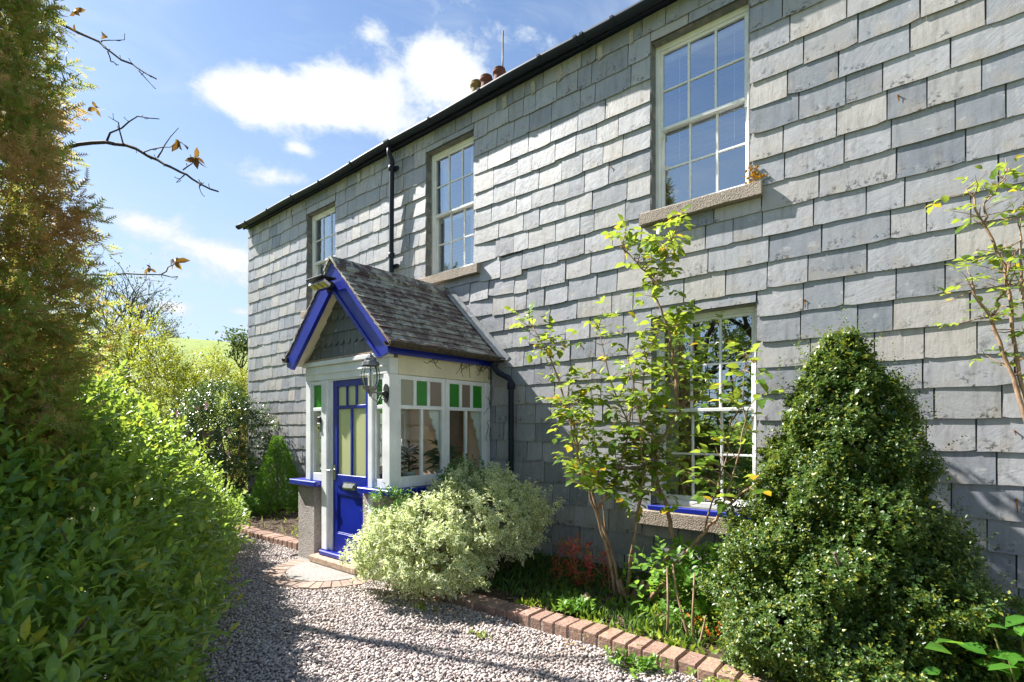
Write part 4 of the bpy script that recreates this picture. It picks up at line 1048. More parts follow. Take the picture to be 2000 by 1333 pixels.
def foliage(parent, name, tm, O, D, N, S, mat, W=0.5, nobj=0, objname='leaf', kind='stuff'):
    """leaves as one mesh; the nobj that show largest become objects of their own"""
    tv, tt, ta = tm; n = len(O)
    W = np.full(n, W) if np.isscalar(W) else W
    Xa, Ya, Za = leaf_frames(O, D, N, S, W)
    pick = np.zeros(n, bool)
    if nobj:
        c = np.array(CAM); q = O - c; dist = np.linalg.norm(q, axis=1)
        th = R(39.71); f = np.array([-math.sin(th), math.cos(th), 0]); dep = q @ f
        r = np.array([math.cos(th), math.sin(th), 0]); u = 1000 + 1030 * (q @ r) / np.maximum(dep, .05); v = 836 - 1030 * q[:, 2] / np.maximum(dep, .05)
        inv = (dep > 0.3) & (u > -20) & (u < 2020) & (v > -20) & (v < 1350)
        # nearest leaf in each small solid angle is the one seen
        cell = (np.floor(u / 14).astype(int) * 1000 + np.floor(v / 14).astype(int))
        order = np.lexsort((dist, cell)); first = np.ones(n, bool); cs = cell[order]; first[1:] = cs[1:] != cs[:-1]
        front = np.zeros(n, bool); front[order] = first
        score = S / dist * (inv & front)
        idx = np.argsort(-score)[:nobj]; pick[idx[score[idx] > 0]] = True
        me = np_mesh(objname, tv, tris=tt, attr=ta, smooth=False); me.materials.append(mat)
        pw = WP[parent]
        for i in np.nonzero(pick)[0]:
            o = bpy.data.objects.new(objname, me); link(o); o.parent = parent
            x, y, z, p = Xa[i], Ya[i], Za[i], O[i] - np.array(pw)
            o.matrix_basis = Matrix(((x[0], y[0], z[0], p[0]), (x[1], y[1], z[1], p[1]), (x[2], y[2], z[2], p[2]), (0, 0, 0, 1)))
            WP[o] = Vector(O[i])
    k = ~pick
    if k.any():
        P = O[k][:, None, :] + tv[None, :, 0:1] * Xa[k][:, None, :] + tv[None, :, 1:2] * Ya[k][:, None, :] + tv[None, :, 2:3] * Za[k][:, None, :]
        m = k.sum(); T = (tt[None] + (np.arange(m) * len(tv))[:, None, None]).reshape(-1, 3)
        w0 = WP[parent]; me = np_mesh(name, P.reshape(-1, 3) - np.array(w0), tris=T, attr=np.tile(ta, m))
        o = mesh_obj(name, me, mat, w0, parent)
        if kind: tag(o, kind=kind)
def lobe_points(lobes, n, g, depth=0.2, rough=0.16, zmin=0.03, inner=0.82):
    """points near the skin of a heap of ellipsoids, with outward normals"""
    L = np.array(lobes, float); area = (L[:, 3] * L[:, 4] * L[:, 5]) ** (2 / 3); out_p, out_n = [], []; need = n; tries = 0
    ph = g.uniform(0, 6.28, (len(L), 4))
    while need > 0 and tries < 40:
        m = int(need * 1.8) + 50; i = g.choice(len(L), m, p=area / area.sum()); d = unit(g.normal(size=(m, 3)))
        b = 1 + rough * (np.sin(d[:, 0] * 5.1 + ph[i, 0]) * np.sin(d[:, 1] * 4.3 + ph[i, 1]) + 0.8 * np.sin(d[:, 2] * 7.3 + d[:, 0] * 6.1 + ph[i, 2]) * np.cos(d[:, 1] * 8.7 + ph[i, 3])) 
        sc = b * (1 - depth * g.random(m) ** 1.6)
        p = L[i, :3] + d * L[i, 3:] * sc[:, None]; nr = unit(d / L[i, 3:])
        ok = p[:, 2] > zmin
        for j in range(len(L)):
            q = (p - L[j, :3]) / L[j, 3:]; ins = (q ** 2).sum(1) < inner ** 2
            ok &= ~(ins & (i != j))
        out_p.append(p[ok]); out_n.append(nr[ok]); need -= ok.sum(); tries += 1
    return np.concatenate(out_p)[:n], np.concatenate(out_n)[:n]
def twig_leaves(P, Nn, g, tl, nl, ls, up=0.35, jit=0.45, spread=0.75, along=0.55, flat=0.8, sj=0.3):
    """nl leaves set spirally along a short twig at each point"""
    n = len(P); d = unit(Nn + np.array([0, 0, up]) + g.normal(size=(n, 3)) * jit)
    a = unit(np.cross(d, np.array([0.3, 0.2, 0.93]))); b = np.cross(d, a)
    L = tl * g.uniform(0.6, 1.3, n); ph = g.uniform(0, 6.28, n); O, D, N, S = [], [], [], []
    for j in range(nl):
        t = (j + 0.7) / nl; an = ph + j * 2.4; rad = a * np.cos(an)[:, None] + b * np.sin(an)[:, None]
        ld = unit(d * along * (0.6 + 0.8 * t) + rad * spread + g.normal(size=(n, 3)) * 0.22)
        nv = d + np.array([0, 0, flat]) + g.normal(size=(n, 3)) * 0.35
        O.append(P + d * (L * t)[:, None]); D.append(ld); N.append(unit(nv)); S.append(ls * g.uniform(1 - sj, 1 + sj, n) * (1.05 - 0.35 * t))
    return np.concatenate(O), np.concatenate(D), np.concatenate(N), np.concatenate(S)
def stems(parent, name, base, ends, mat, r0=0.018, r1=0.005, g=None, bend=0.12, sides=6):
    for e in ends:
        b = Vector(base) + Vector((g.normal() * .05, g.normal() * .05, 0)); e = Vector(e); pts = []
        k = Vector((g.normal(), g.normal(), g.normal() * .3)) * bend
        for i in range(7):
            t = i / 6; pts.append(b.lerp(e, t) + k * math.sin(t * math.pi) * (e - b).length * 0.5)
        MB().tube(pts, [r0 + (r1 - r0) * i / 6 for i in range(7)], sides).build(name, mat, parent)
M['bark'] = bark_mat('grey_brown_bark', (0.10, 0.07, 0.05), (0.26, 0.20, 0.15))
M['rose_stem'] = bark_mat('rose_stem', (0.20, 0.12, 0.07), (0.38, 0.26, 0.17))
M['green_stem'] = bark_mat('green_stem', (0.10, 0.12, 0.03), (0.22, 0.18, 0.06))
M['dark_twig'] = bark_mat('dark_twig', (0.02, 0.014, 0.013), (0.05, 0.035, 0.03))
# ------------------------------------------------------------------ the shrubs against the wall
g = np.random.default_rng(42)
# variegated euonymus by the porch
M['euonymus'] = leaf_mat('variegated_leaf', (0.08, 0.18, 0.035), (0.16, 0.28, 0.06), (0.70, 0.74, 0.40), 0.42, 0.45, 0.35, margin=(0.82, 0.82, 0.60))
M['euonymus_green'] = leaf_mat('reverted_green_leaf', (0.04, 0.12, 0.02), (0.08, 0.2, 0.04), (0.25, 0.40, 0.05), 0.35)
euo = thing('euonymus_bush', (-3.95, -1.35, 0.0), 'variegated cream and green euonymus bush spreading in front of the porch corner', 'bush')
EL = [(-4.02, -1.74, 0.46, .36, .34, .28), (-3.72, -1.66, 0.44, .40, .34, .30), (-3.9, -1.52, 0.64, .34, .32, .22), (-3.50, -1.02, 0.76, .44, .40, .32), (-3.86, -0.98, 0.88, .34, .32, .26), (-3.36, -0.98, 0.66, .32, .30, .26), (-3.55, -1.5, 0.34, .3, .3, .20), (-4.28, -1.84, 0.34, .20, .18, .14)]
P, Nn = lobe_points(EL, 3600, g, 0.24, 0.30, 0.10)
O, D, N, S = twig_leaves(P, Nn, g, 0.11, 8, 0.050, 0.6, 0.5, 0.8, 0.6)
foliage(euo, 'foliage', LEAF5, O, D, N, S, M['euonymus'], 0.52, 260)
P, Nn = lobe_points([(-3.85, -1.0, 1.0, .3, .26, .22), (-4.25, -1.72, 0.86, .18, .16, .13)], 260, g, 0.3, 0.2)
O, D, N, S = twig_leaves(P, Nn, g, 0.10, 8, 0.042, 0.5, 0.5)
foliage(euo, 'green_foliage', LEAF5, O, D, N, S, M['euonymus_green'], 0.52)
P, Nn = lobe_points([(-4.62, -1.93, 0.33, .12, .05, .05)], 12, g, 0.6)
O, D, N, S = twig_leaves(P, Nn, g, 0.09, 7, 0.04, 0.4, 0.5); foliage(euo, 'stray_shoot', LEAF5, O, D, N, S, M['euonymus'], 0.52)
stems(euo, 'stem', (-3.45, -1.2, 0.03), [(-3.9, -1.6, .5), (-3.5, -1.1, .7), (-4.1, -1.5, .6), (-3.3, -1.15, .6), (-3.75, -1.3, .8), (-3.2, -1.3, .35)], M['bark'], 0.02, 0.008, g, 0.3)

# tall rose with bare brown canes
M['rose_leaf'] = leaf_mat('rose_leaf', (0.065, 0.15, 0.02), (0.15, 0.26, 0.035), (0.60, 0.62, 0.08), 0.46, 0.33, 0.45, odd=(0.50, 0.33, 0.02), oddp=0.06)
CANES = [
 [(-2.23, -0.72, 0.05), (-2.32, -0.75, 0.49), (-2.46, -0.78, 0.89), (-2.6, -0.81, 1.3), (-2.66, -0.84, 1.63), (-2.9, -0.87, 2.26), (-3.09, -0.9, 2.57)],
 [(-2.2, -0.72, 0.05), (-2.08, -0.78, 0.7), (-1.98, -0.83, 1.2), (-1.98, -0.89, 1.75), (-2.06, -0.95, 2.18)],
 [(-2.13, -0.72, 0.04), (-1.94, -0.7, 0.3), (-1.83, -0.69, 0.5), (-1.76, -0.68, 0.62), (-1.81, -0.67, 0.76), (-1.83, -0.66, 0.93), (-1.94, -0.64, 1.13), (-1.96, -0.63, 1.34), (-1.95, -0.62, 1.44), (-1.85, -0.61, 1.6), (-1.71, -0.6, 1.8)],
 [(-1.76, -0.62, 1.75), (-1.76, -0.63, 1.81), (-1.78, -0.65, 2.1), (-1.81, -0.66, 2.3), (-1.82, -0.67, 2.44), (-1.88, -0.69, 2.6), (-1.94, -0.7, 2.73), (-1.95, -0.71, 2.87), (-2.05, -0.72, 2.98), (-2.15, -0.74, 3.11), (-2.21, -0.75, 3.19)],
 [(-2.04, -0.75, 0.06), (-1.95, -0.79, 0.14), (-1.77, -0.82, 0.37), (-1.62, -0.86, 0.58), (-1.44, -0.89, 0.81), (-1.31, -0.93, 0.97), (-1.16, -0.96, 1.12), (-0.98, -1.0, 1.26)],
 [(-2.27, -0.75, 0.03), (-2.3, -0.79, 0.37), (-2.34, -0.83, 0.59), (-2.41, -0.88, 0.88), (-2.49, -0.92, 1.14), (-2.56, -0.96, 1.43), (-2.61, -1.0, 1.76)],
 [(-2.39, -0.87, 0.88), (-2.24, -0.85, 1.13), (-2.15, -0.83, 1.43), (-2.08, -0.82, 1.76), (-2.07, -0.8, 2.11)],
 [(-2.18, -0.72, 0.03), (-2.18, -0.7, 0.23), (-2.12, -0.69, 0.7), (-2.06, -0.67, 1.1), (-2.05, -0.65, 1.34), (-2.1, -0.63, 1.76), (-2.05, -0.62, 2.21), (-1.93, -0.6, 2.47)],
 [(-2.34, -0.72, 0.02), (-2.42, -0.7, 0.83), (-2.48, -0.69, 1.15), (-2.55, -0.67, 1.53), (-2.59, -0.65, 1.97)],
 [(-1.31, -0.92, 0.97), (-1.2, -0.9, 1.36), (-1.15, -0.89, 1.66), (-1.17, -0.87, 1.96), (-1.15, -0.85, 2.15)],
 [(-1.45, -0.87, 0.81), (-1.36, -0.85, 1.16), (-1.28, -0.82, 1.43), (-1.27, -0.8, 1.66)],
 [(-1.94, -0.63, 1.13), (-2.14, -0.65, 1.49), (-2.38, -0.68, 2.05), (-2.48, -0.7, 2.52)],
 [(-1.94, -0.73, 2.87), (-1.83, -0.71, 3.04), (-1.79, -0.7, 3.16)]]
CR = [.016, .011, .026, .013, .020, .016, .011, .012, .007, .006, .006, .008, .005]
def rose(parent, canes, radii, zleaf, ntwig, g, leafmat, stemmat, tw=0.34, nobj=300, leaf=0.092, lift=0.5):
    O, D, N, S = [], [], [], []; twigs = MB()
    for ci, (c, r) in enumerate(zip(canes, radii)):
        nt_ = ntwig[ci] if hasattr(ntwig, '__len__') else ntwig
        pts = [Vector(p) for p in c]; fine = []
        for a, b in zip(pts[:-1], pts[1:]):
            for t in (0, .33, .66): fine.append(a.lerp(b, t) + Vector((g.normal(), g.normal(), g.normal() * .5)) * 0.006)
        fine.append(pts[-1]); n = len(fine)
        MB().tube(fine, [r * (1 - 0.72 * i / (n - 1)) + .0012 for i in range(n)], 7).build('cane', stemmat, parent)
        for i, p in enumerate(fine):
            f = i / (n - 1)
            if p.z < zleaf: continue
            for _ in range(g.poisson(nt_)):
                d = Vector((g.normal(), g.normal() * .7, g.normal() * .5 + lift)).normalized(); L = tw * g.uniform(.35, 1.15) * (1.1 - .5 * f)
                q = p.copy(); tp = [q.copy()]; m = max(3, int(L / 0.045))
                for k in range(m):
                    d = (d + Vector((g.normal(), g.normal(), g.normal() + .25)) * .16).normalized(); q = q + d * (L / m); q.y = min(q.y, -0.10); tp.append(q.copy())
                    # pinnate leaf: a stalk with three to five leaflets
                    if k >= 1 and g.random() < .8:
                        ld = (d * .4 + Vector((g.normal(), g.normal(), g.normal() * .6 + .1))).normalized(); nl = g.choice([1, 3, 3, 5])
                        tip = q + ld * leaf * (.5 + .5 * nl / 3)
                        sd = ld.cross(Vector((0, 0, 1))).normalized() if abs(ld.z) < .95 else Vector((1, 0, 0))
                        nv = Vector((g.normal() * .35, g.normal() * .35, 1)) 
                        O.append(tip); D.append(ld + Vector((0, 0, -.25))); N.append(nv); S.append(leaf * g.uniform(.8, 1.2))
                        for jj in range((nl - 1) // 2):
                            b0 = q + (tip - q) * (.85 - .4 * jj)
                            for s in (-1, 1):
                                O.append(b0); D.append(ld * .35 + sd * s + Vector((0, 0, -.15))); N.append(nv + Vector((g.normal(), g.normal(), 0)) * .2); S.append(leaf * g.uniform(.6, 1.0))
                twigs.tube(tp, [.0042 - .0028 * i / m for i in range(m + 1)], 4)
    tag(twigs.build('side_shoots', stemmat, parent), kind='stuff')
    foliage(parent, 'leaves', LEAF8, np.array([list(v) for v in O]), np.array([list(v) for v in D]), np.array([list(v) for v in N]), np.array(S), leafmat, 0.72, nobj)
rs = thing('rose_bush', (-2.15, -0.72, 0.0), 'tall open rose bush with bare brown canes and yellow green leaves before ground floor window', 'rose bush')
rose(rs, CANES, CR, 1.0, [4.2, 2.8, .7, 1.9, 2.0, 4.0, 3.2, 2.6, 3.2, 1.1, 1.0, 3.8, 1.8], g, M['rose_leaf'], M['rose_stem'])
mb = MB()
for a in g.uniform(0, 6.28, 7): mb.tube([(-2.15, -.74, .02), (-2.15 + .06 * math.cos(a), -.74 + .05 * math.sin(a), .12), (-2.15 + .12 * math.cos(a), -.74 + .09 * math.sin(a), .2 + .1 * g.random())], [.03, .024, .014], 7)
mb.build('crown_stump', M['rose_stem'], rs)
# climbing rose at the right edge
CL = [[(0.46, -0.5, 0.0), (0.46, -0.45, 0.64), (0.41, -0.46, 1.4), (0.31, -0.47, 1.84), (0.26, -0.47, 2.06), (0.2, -0.48, 2.29), (0.12, -0.49, 2.44), (0.11, -0.5, 2.51)],
      [(0.44, -0.45, 1.4), (0.33, -0.44, 1.9), (0.29, -0.43, 2.35), (0.26, -0.42, 2.61), (0.17, -0.42, 2.89), (0.12, -0.41, 3.07), (0.08, -0.4, 3.15)],
      [(0.17, -0.4, 2.9), (0.17, -0.4, 3.03), (0.24, -0.4, 3.14), (0.29, -0.4, 3.22)],
      [(0.37, -0.45, 2.02), (0.34, -0.43, 2.47), (0.33, -0.42, 2.76), (0.35, -0.4, 2.98)],
      [(0.2, -0.48, 2.29), (0.26, -0.45, 2.45), (0.28, -0.43, 2.62)], [(0.5, -0.5, 0.0), (0.6, -0.45, 1.2), (0.55, -0.4, 2.2), (0.6, -0.4, 3.1)]]
cr = thing('climbing_rose', (0.46, -0.5, 0.0), 'sparse climbing rose with twisted brown stems at the right edge of the wall', 'rose')
rose(cr, CL, [.017, .012, .006, .008, .008, .014], 1.75, 1.1, g, M['rose_leaf'], M['rose_stem'], 0.26, 130, 0.062)

# dark conical box bush
M['box_leaf'] = leaf_mat('box_leaf', (0.034, 0.078, 0.016), (0.085, 0.155, 0.03), (0.36, 0.42, 0.05), 0.30, 0.36, 0.5, odd=(0.26, 0.28, 0.04), oddp=0.14)
box = thing('box_bush', (-0.55, -0.92, 0.0), 'dense dark green conical box bush growing in front of the slate wall', 'bush')
def cone_points(c, prof, n, g, lean=(0, 0), ell=(1, 1), depth=.22, rough=.10):
    z = np.array([p[0] for p in prof]); r = np.array([p[1] for p in prof]); zz = g.uniform(z[0], z[-1], n * 3); rr = np.interp(zz, z, r)
    k = g.random(n * 3) < (rr + .05) / (r.max() + .05); zz, rr = zz[k][:n], rr[k][:n]; m = len(zz); a = g.uniform(0, 6.283, m)
    b = 1 + rough * (np.sin(a * 3 + zz * 4.1) + .8 * np.sin(a * 7 - zz * 9) + .7 * np.sin(a * 2 + zz * 15))
    q = rr * b * (1 - depth * g.random(m) ** 1.6); h = zz / z[-1]
    P = np.stack([c[0] + lean[0] * h + q * np.cos(a) * ell[0], c[1] + lean[1] * h + q * np.sin(a) * ell[1], zz], 1)
    sl = np.gradient(r, z); nz = -np.interp(zz, z, sl)
    return P, unit(np.stack([np.cos(a), np.sin(a), nz * .8], 1))
BP = [(0.03, .76), (.2, .79), (.45, .76), (.75, .66), (1.0, .54), (1.3, .43), (1.6, .36), (1.85, .26), (2.05, .13), (2.2, .04)]
P, Nn = cone_points((-0.50, -0.93), [(z, r * .78) for z, r in BP], 2600, g, (-0.06, 0.10), (1.0, .86), .25, .085)
O, D, N, S = twig_leaves(P, Nn, g, 0.08, 7, 0.062, 0.5, 0.4, 0.85, 0.5)
foliage(box, 'inner_foliage', LEAF5, O, D, N, S, M['box_leaf'], 0.7)
P, Nn = cone_points((-0.50, -0.93), BP, 12500, g, (-0.06, 0.10), (1.0, .86), .20, .13)
O, D, N, S = twig_leaves(P, Nn, g, 0.055, 8, 0.030, 0.6, 0.38, 0.85, 0.5)
foliage(box, 'foliage', LEAF5, O, D, N, S, M['box_leaf'], 0.62)
# leading shoots standing clear of the top and flanks
P, Nn = cone_points((-0.50, -0.93), BP, 620, g, (-0.06, 0.10), (1.0, .86), .05, .085)
top = np.array([(-0.58 + g.normal() * .12, -0.84 + g.normal() * .10, 1.98 + g.normal() * .10) for _ in range(46)]); P = np.concatenate([P, top]); Nn = np.concatenate([Nn, np.tile([[0, 0, 1.6]], (46, 1))])
O, D, N, S = twig_leaves(P, Nn, g, 0.20, 14, 0.026, 1.3, 0.35, 0.9, 0.4)
foliage(box, 'leading_shoot', LEAF5, O, D, N, S, M['box_leaf'], 0.62)
stems(box, 'stem', (-0.53, -0.93, 0.0), [(-.6, -.9, 1.9), (-.2, -1.2, 1.2), (-.9, -1.1, 1.2), (-.5, -1.5, .9), (-.1, -.8, 1.1), (-.9, -.7, 1.3)], M['bark'], 0.028, 0.008, g)

# ------------------------------------------------------------------ bed planting, right of the porch
def small_plant(name, label, cat, base, n, tl, nl, ls, mat, W=.5, up=.8, spread=.2, hh=.15, tm=LEAF8, nobj=0, g=g, group=None, kindname='leaves', flat=.8):
    t = thing(name, base, label, cat, group); b = np.array(base)
    P = b + np.stack([g.normal(0, spread, n), g.normal(0, spread * .7, n), g.uniform(0.02, hh, n)], 1)
    Nn = unit((P - b) * np.array([1, 1, .6]) + np.array([0, 0, .12]))
    O, D, N, S = twig_leaves(P, Nn, g, tl, nl, ls, up, .4, flat=flat)
    foliage(t, kindname, tm, O, D, N, S, mat, W, nobj)
    mb = MB()
    for i in range(min(n, 14)): mb.tube([tuple(b + np.array([g.normal() * .03, g.normal() * .03, 0])), tuple(P[i])], [.005, .003], 5)
    mb.build('stem', M['green_stem'], t); return t
M['fresh'] = leaf_mat('fresh_green_leaf', (0.09, 0.21, 0.03), (0.16, 0.32, 0.05), (0.42, 0.58, 0.08), 0.42, 0.4)
M['lime'] = leaf_mat('lime_leaf', (0.14, 0.24, 0.03), (0.24, 0.33, 0.05), (0.52, 0.58, 0.08), 0.42, 0.4)
M['red_leaf'] = leaf_mat('red_leaf', (0.36, 0.04, 0.035), (0.55, 0.12, 0.09), (0.75, 0.2, 0.12), 0.35, 0.4, odd=(0.25, 0.22, 0.03), oddp=.25)
M['orange'] = leaf_mat('orange_flower', (0.50, 0.09, 0.01), (0.62, 0.20, 0.02), (0.7, 0.2, 0.02), 0.3, 0.6)
M['broad'] = leaf_mat('broad_leaf', (0.05, 0.16, 0.02), (0.09, 0.24, 0.03), (0.35, 0.6, 0.06), 0.4, 0.36)
small_plant('hydrangea', 'bright green leafy hydrangea between the rose canes and the box bush', 'shrub', (-1.52, -0.74, 0.06), 190, .14, 7, .085, M['fresh'], .58, .9, .23, .52, nobj=160)
small_plant('pieris', 'small shrub with red young leaves behind the weeds left of the rose', 'shrub', (-2.66, -0.74, 0.06), 42, .13, 9, .07, M['red_leaf'], .30, .9, .15, .40, nobj=90)
for (x, y, lb) in ((-1.22, -1.12, 'low plant with orange flowers at the foot of the box bush by the bricks'), (-1.13, -0.85, 'orange flower cluster poking out beside the box bush below window sill')):
    z = .06 if y < -1 else .62
    t = small_plant('wallflower', lb, 'flower', (x, y, .06), 40, .10, 7, .038, M['lime'], .4, .9, .12, .2 if y < -1 else .7, nobj=0)
    P = np.array([(x + g.normal() * .10, y + g.normal() * .07, (.2 if y < -1 else .85) + g.normal() * .04) for _ in range(16)])
    O, D, N, S = twig_leaves(P, np.tile([[0, 0, 1.]], (16, 1)), g, .03, 6, .026, .3, .3); foliage(t, 'flower', LEAF5, O, D, N, S, M['orange'], .7)
# big-leaved plant at the right corner
bl = thing('broad_leaved_plant', (0.30, -1.30, 0.05), 'large soft green leaves of a plant at the lower right corner', 'plant')
O, D, N, S = [], [], [], []
for _ in range(220):
    a = g.uniform(0, 6.28); p = np.array([.36 + g.normal() * .17, -1.30 + g.normal() * .24, g.uniform(.05, .68)]); O.append(p); D.append((math.cos(a), math.sin(a), g.uniform(-.2, .5))); N.append((g.normal() * .3, g.normal() * .3, 1)); S.append(g.uniform(.08, .16))
foliage(bl, 'leaves', LEAF8, np.array(O), np.array(D, float), np.array(N, float), np.array(S), M['broad'], .6, 150)
mb = MB()
for p in O[:30]: mb.tube([(.32, -1.28, .03), (p[0] * .6 + .13, p[1] * .6 - .5, p[2] * .6), tuple(p)], [.008, .006, .004], 5)
mb.build('stem', M['green_stem'], bl)
# ground cover: grasses, weeds and ivy (nobody could count them)
def blades(xa, xb, ya, yb, n, h, mat, label, zf, w=.06, name='weeds', dens=None, tm=LEAF5):
    X = g.uniform(xa, xb, n); Y = g.uniform(ya, yb, n)
    if dens is not None: k = g.random(n) < dens(X, Y); X, Y = X[k], Y[k]
    n = len(X); O = np.stack([X, Y, zf(X, Y)], 1); D = np.stack([g.normal(0, .45, n), g.normal(0, .45, n), np.ones(n) * .9], 1); N = g.normal(size=(n, 3)) + np.array([0, -.6, .5])
    o = thing(name, (0, 0, 0), label, 'ground cover') if False else None
    S = h * g.uniform(.4, 1.2, n); tv, tt, ta = tm; Xa, Ya, Za = leaf_frames(O, D, N, S, np.full(n, w))
    P = O[:, None, :] + tv[None, :, 0:1] * Xa[:, None] + tv[None, :, 1:2] * Ya[:, None] + tv[None, :, 2:3] * Za[:, None]
    T = (tt[None] + (np.arange(n) * len(tv))[:, None, None]).reshape(-1, 3)
    o = mesh_obj(name, np_mesh(name, P.reshape(-1, 3), tris=T, attr=np.tile(ta, n)), mat, (0, 0, 0)); tag(o, label, 'ground cover', kind='stuff')
bedz = lambda X, Y: 0.06 + 0.06 * (Y + 1.4) + 0 * X
M['grass'] = leaf_mat('weed_grass', (0.04, 0.10, 0.018), (0.10, 0.19, 0.035), (0.28, 0.40, 0.05), 0.35, 0.5)
blades(-3.7, -1.3, -1.33, -0.15, 3000, .12, M['grass'], 'thick green weeds and grass in the bed under the rose', bedz, .17, 'weeds', lambda X, Y: np.clip(.15 + .75 * (np.sin(X * 3 + 1) * np.cos(Y * 4) > -.3), 0, 1))
blades(-2.9, .6, -1.40, -0.7, 3400, .075, M['lime'], 'low yellow green ivy and seedlings along the brick edging', bedz, .5, 'ivy', lambda X, Y: np.clip(.2 + .8 * (np.sin(X * 7) * np.cos(Y * 9 + X) > 0), 0, 1))
blades(-8.6, -6.35, -1.25, -0.2, 1500, .09, M['lime'], 'sparse pale weeds on the soil left of the porch', lambda X, Y: .09 + .05 * (Y + 1.3) + 0 * X, .12, 'weeds', lambda X, Y: np.clip((X + 7.6) * .7, .05, 1))
def tuft(x, y, n, h, lb, mat, z=0.0, sp=.07, W=.5):
    small_plant('weed_tuft', lb, 'weed', (x, y, z), n, h * .5, 6, h * .5, mat, W, .9, sp, h * .5)
tuft(-1.58, -1.72, 40, .10, 'ivy tuft creeping over the brick edging onto the gravel', M['fresh'], 0, .10)
tuft(-1.02, -1.70, 34, .10, 'yellow green tuft against the bricks at the bottom edge of the picture', M['lime'], 0, .09)
tuft(-3.55, -1.9, 14, .06, 'tiny weed in the gravel near the variegated bush', M['lime'], 0, .05)
tuft(-2.75, -2.0, 12, .05, 'tiny yellow weed in open gravel beside the brick edging', M['lime'], 0, .04)
tuft(-2.4, -1.28, 34, .13, 'leafy seedling on the bricks at the foot of the rose', M['fresh'], .08, .09)
# sawn stub and pruned twigs
st = thing('sawn_stub', (-2.32, -1.08, 0.04), 'short sawn off brown stem stub in front of the rose', 'stump')
MB().tube([(-2.28, -1.05, .03), (-2.31, -1.09, .12), (-2.36, -1.12, .20)], [.03, .027, .024], 9).build('stub', M['rose_stem'], st)
MB().tube([(-2.36, -1.12, .20), (-2.362, -1.1215, .203)], [.022, .022], 9).build('cut_face', M['wood'], st)
pt = thing('pruned_shrub', (-1.40, -1.22, 0.05), 'pruned leafless shrub with four bare sticks before the hydrangea', 'shrub')
for pts in ([(-1.40, -1.22, .03), (-1.47, -1.20, .16), (-1.56, -1.15, .40), (-1.60, -1.12, .58)], [(-1.40, -1.22, .03), (-1.42, -1.2, .2), (-1.42, -1.16, .55)], [(-1.40, -1.22, .03), (-1.34, -1.25, .12), (-1.30, -1.26, .30)], [(-1.58, -1.26, .03), (-1.60, -1.2, .3), (-1.63, -1.15, .56)]):
    MB().tube(pts, [.012 - .006 * i / (len(pts) - 1) for i in range(len(pts))], 7).build('stick', M['rose_stem'], pt)
# bark and twig debris lying on the beds
mb = MB(); gd = np.random.default_rng(8)
for k in range(900):
    left = k % 2; x = gd.uniform(-9.0, -6.4) if left else gd.uniform(-4.2, -0.9); y = gd.uniform(-1.25, -0.2) if left else gd.uniform(-1.38, -0.2)
    z = (.10 + .05 * (y + 1.3)) if left else (.08 + .06 * (y + 1.4)); a = gd.uniform(0, 6.28); l = gd.uniform(.01, .05); w = gd.uniform(.003, .010)
    c, s_ = math.cos(a), math.sin(a); dz = gd.normal() * .012
    mb.add([(x - l * c - w * s_, y - l * s_ + w * c, z - dz), (x + l * c - w * s_, y + l * s_ + w * c, z + dz), (x + l * c + w * s_, y + l * s_ - w * c, z + dz + .004), (x - l * c + w * s_, y - l * s_ - w * c, z - dz + .004), (x, y, z + .012)], [(0, 1, 4), (1, 2, 4), (2, 3, 4), (3, 0, 4)])
o = mb.build('bed_debris', bark_mat('bark_chip', (0.06, 0.035, 0.022), (0.24, 0.16, 0.10), 14)); tag(o, 'brown bark chips and twigs strewn over the soil beds', 'debris', kind='stuff')
# leaf litter on bricks and gravel
mb = MB()
for _ in range(160):
    x = g.uniform(-4.2, -.9); y = -1.66 - abs(g.normal()) * .12; a = g.uniform(0, 6.28); l = g.uniform(.012, .03); z = .025
    mb.add([(x, y, z), (x + l * math.cos(a), y + l * math.sin(a), z + .008), (x + l * .5 * math.cos(a) - l * .4 * math.sin(a), y + l * .5 * math.sin(a) + l * .4 * math.cos(a), z + .010)], [(0, 1, 2)])
o = mb.build('leaf_litter', plain_mat('dry_leaf', (0.40, 0.22, 0.07), .8, n=.4, scale=30)); tag(o, 'dry brown leaf litter along the brick edging', 'leaf litter', kind='stuff')

# ------------------------------------------------------------------ houseplants inside the porch
def houseplant(x, y, z, n, L, label, dark):
    t = thing('houseplant', (x, y, z), label, 'houseplant')
    MB().lathe((x, y, z), [(0.0, 0), (.055, 0), (.075, .12), (.08, .13), (.07, .13), (.0, .11)], 14).build('pot', M['pot_white'], t)
    a = g.uniform(0, 6.28, n); O, D, N, S = [], [], [], []
    for k in range(n):
        h = g.uniform(.12, .38); O.append((x, y, z + h)); D.append((math.cos(a[k]), math.sin(a[k]), g.uniform(-.3, .9))); N.append((g.normal() * .2, g.normal() * .2, 1)); S.append(L * g.uniform(.6, 1.1))
    foliage(t, 'fronds', LEAF8, np.array(O), np.array(D), np.array(N), np.array(S), dark, .18)
    MB().tube([(x, y, z + .1), (x, y, z + .36)], [.014, .01], 6).build('stem', M['bark'], t)
M['house_leaf'] = leaf_mat('house_leaf', (0.03, 0.09, 0.015), (0.07, 0.16, 0.02), (.2, .35, .05), .3)
M['dark_leaf'] = leaf_mat('dark_house_leaf', (0.02, 0.03, 0.015), (0.05, 0.06, 0.03), (.12, .12, .05), .2)
houseplant(-4.63, -1.15, .986, 46, .20, 'dark leaved houseplant in pale pot inside the porch near its corner', M['dark_leaf'])
houseplant(-4.63, -.66, .986, 60, .28, 'grassy green houseplant on the sill inside the porch window', M['house_leaf'])
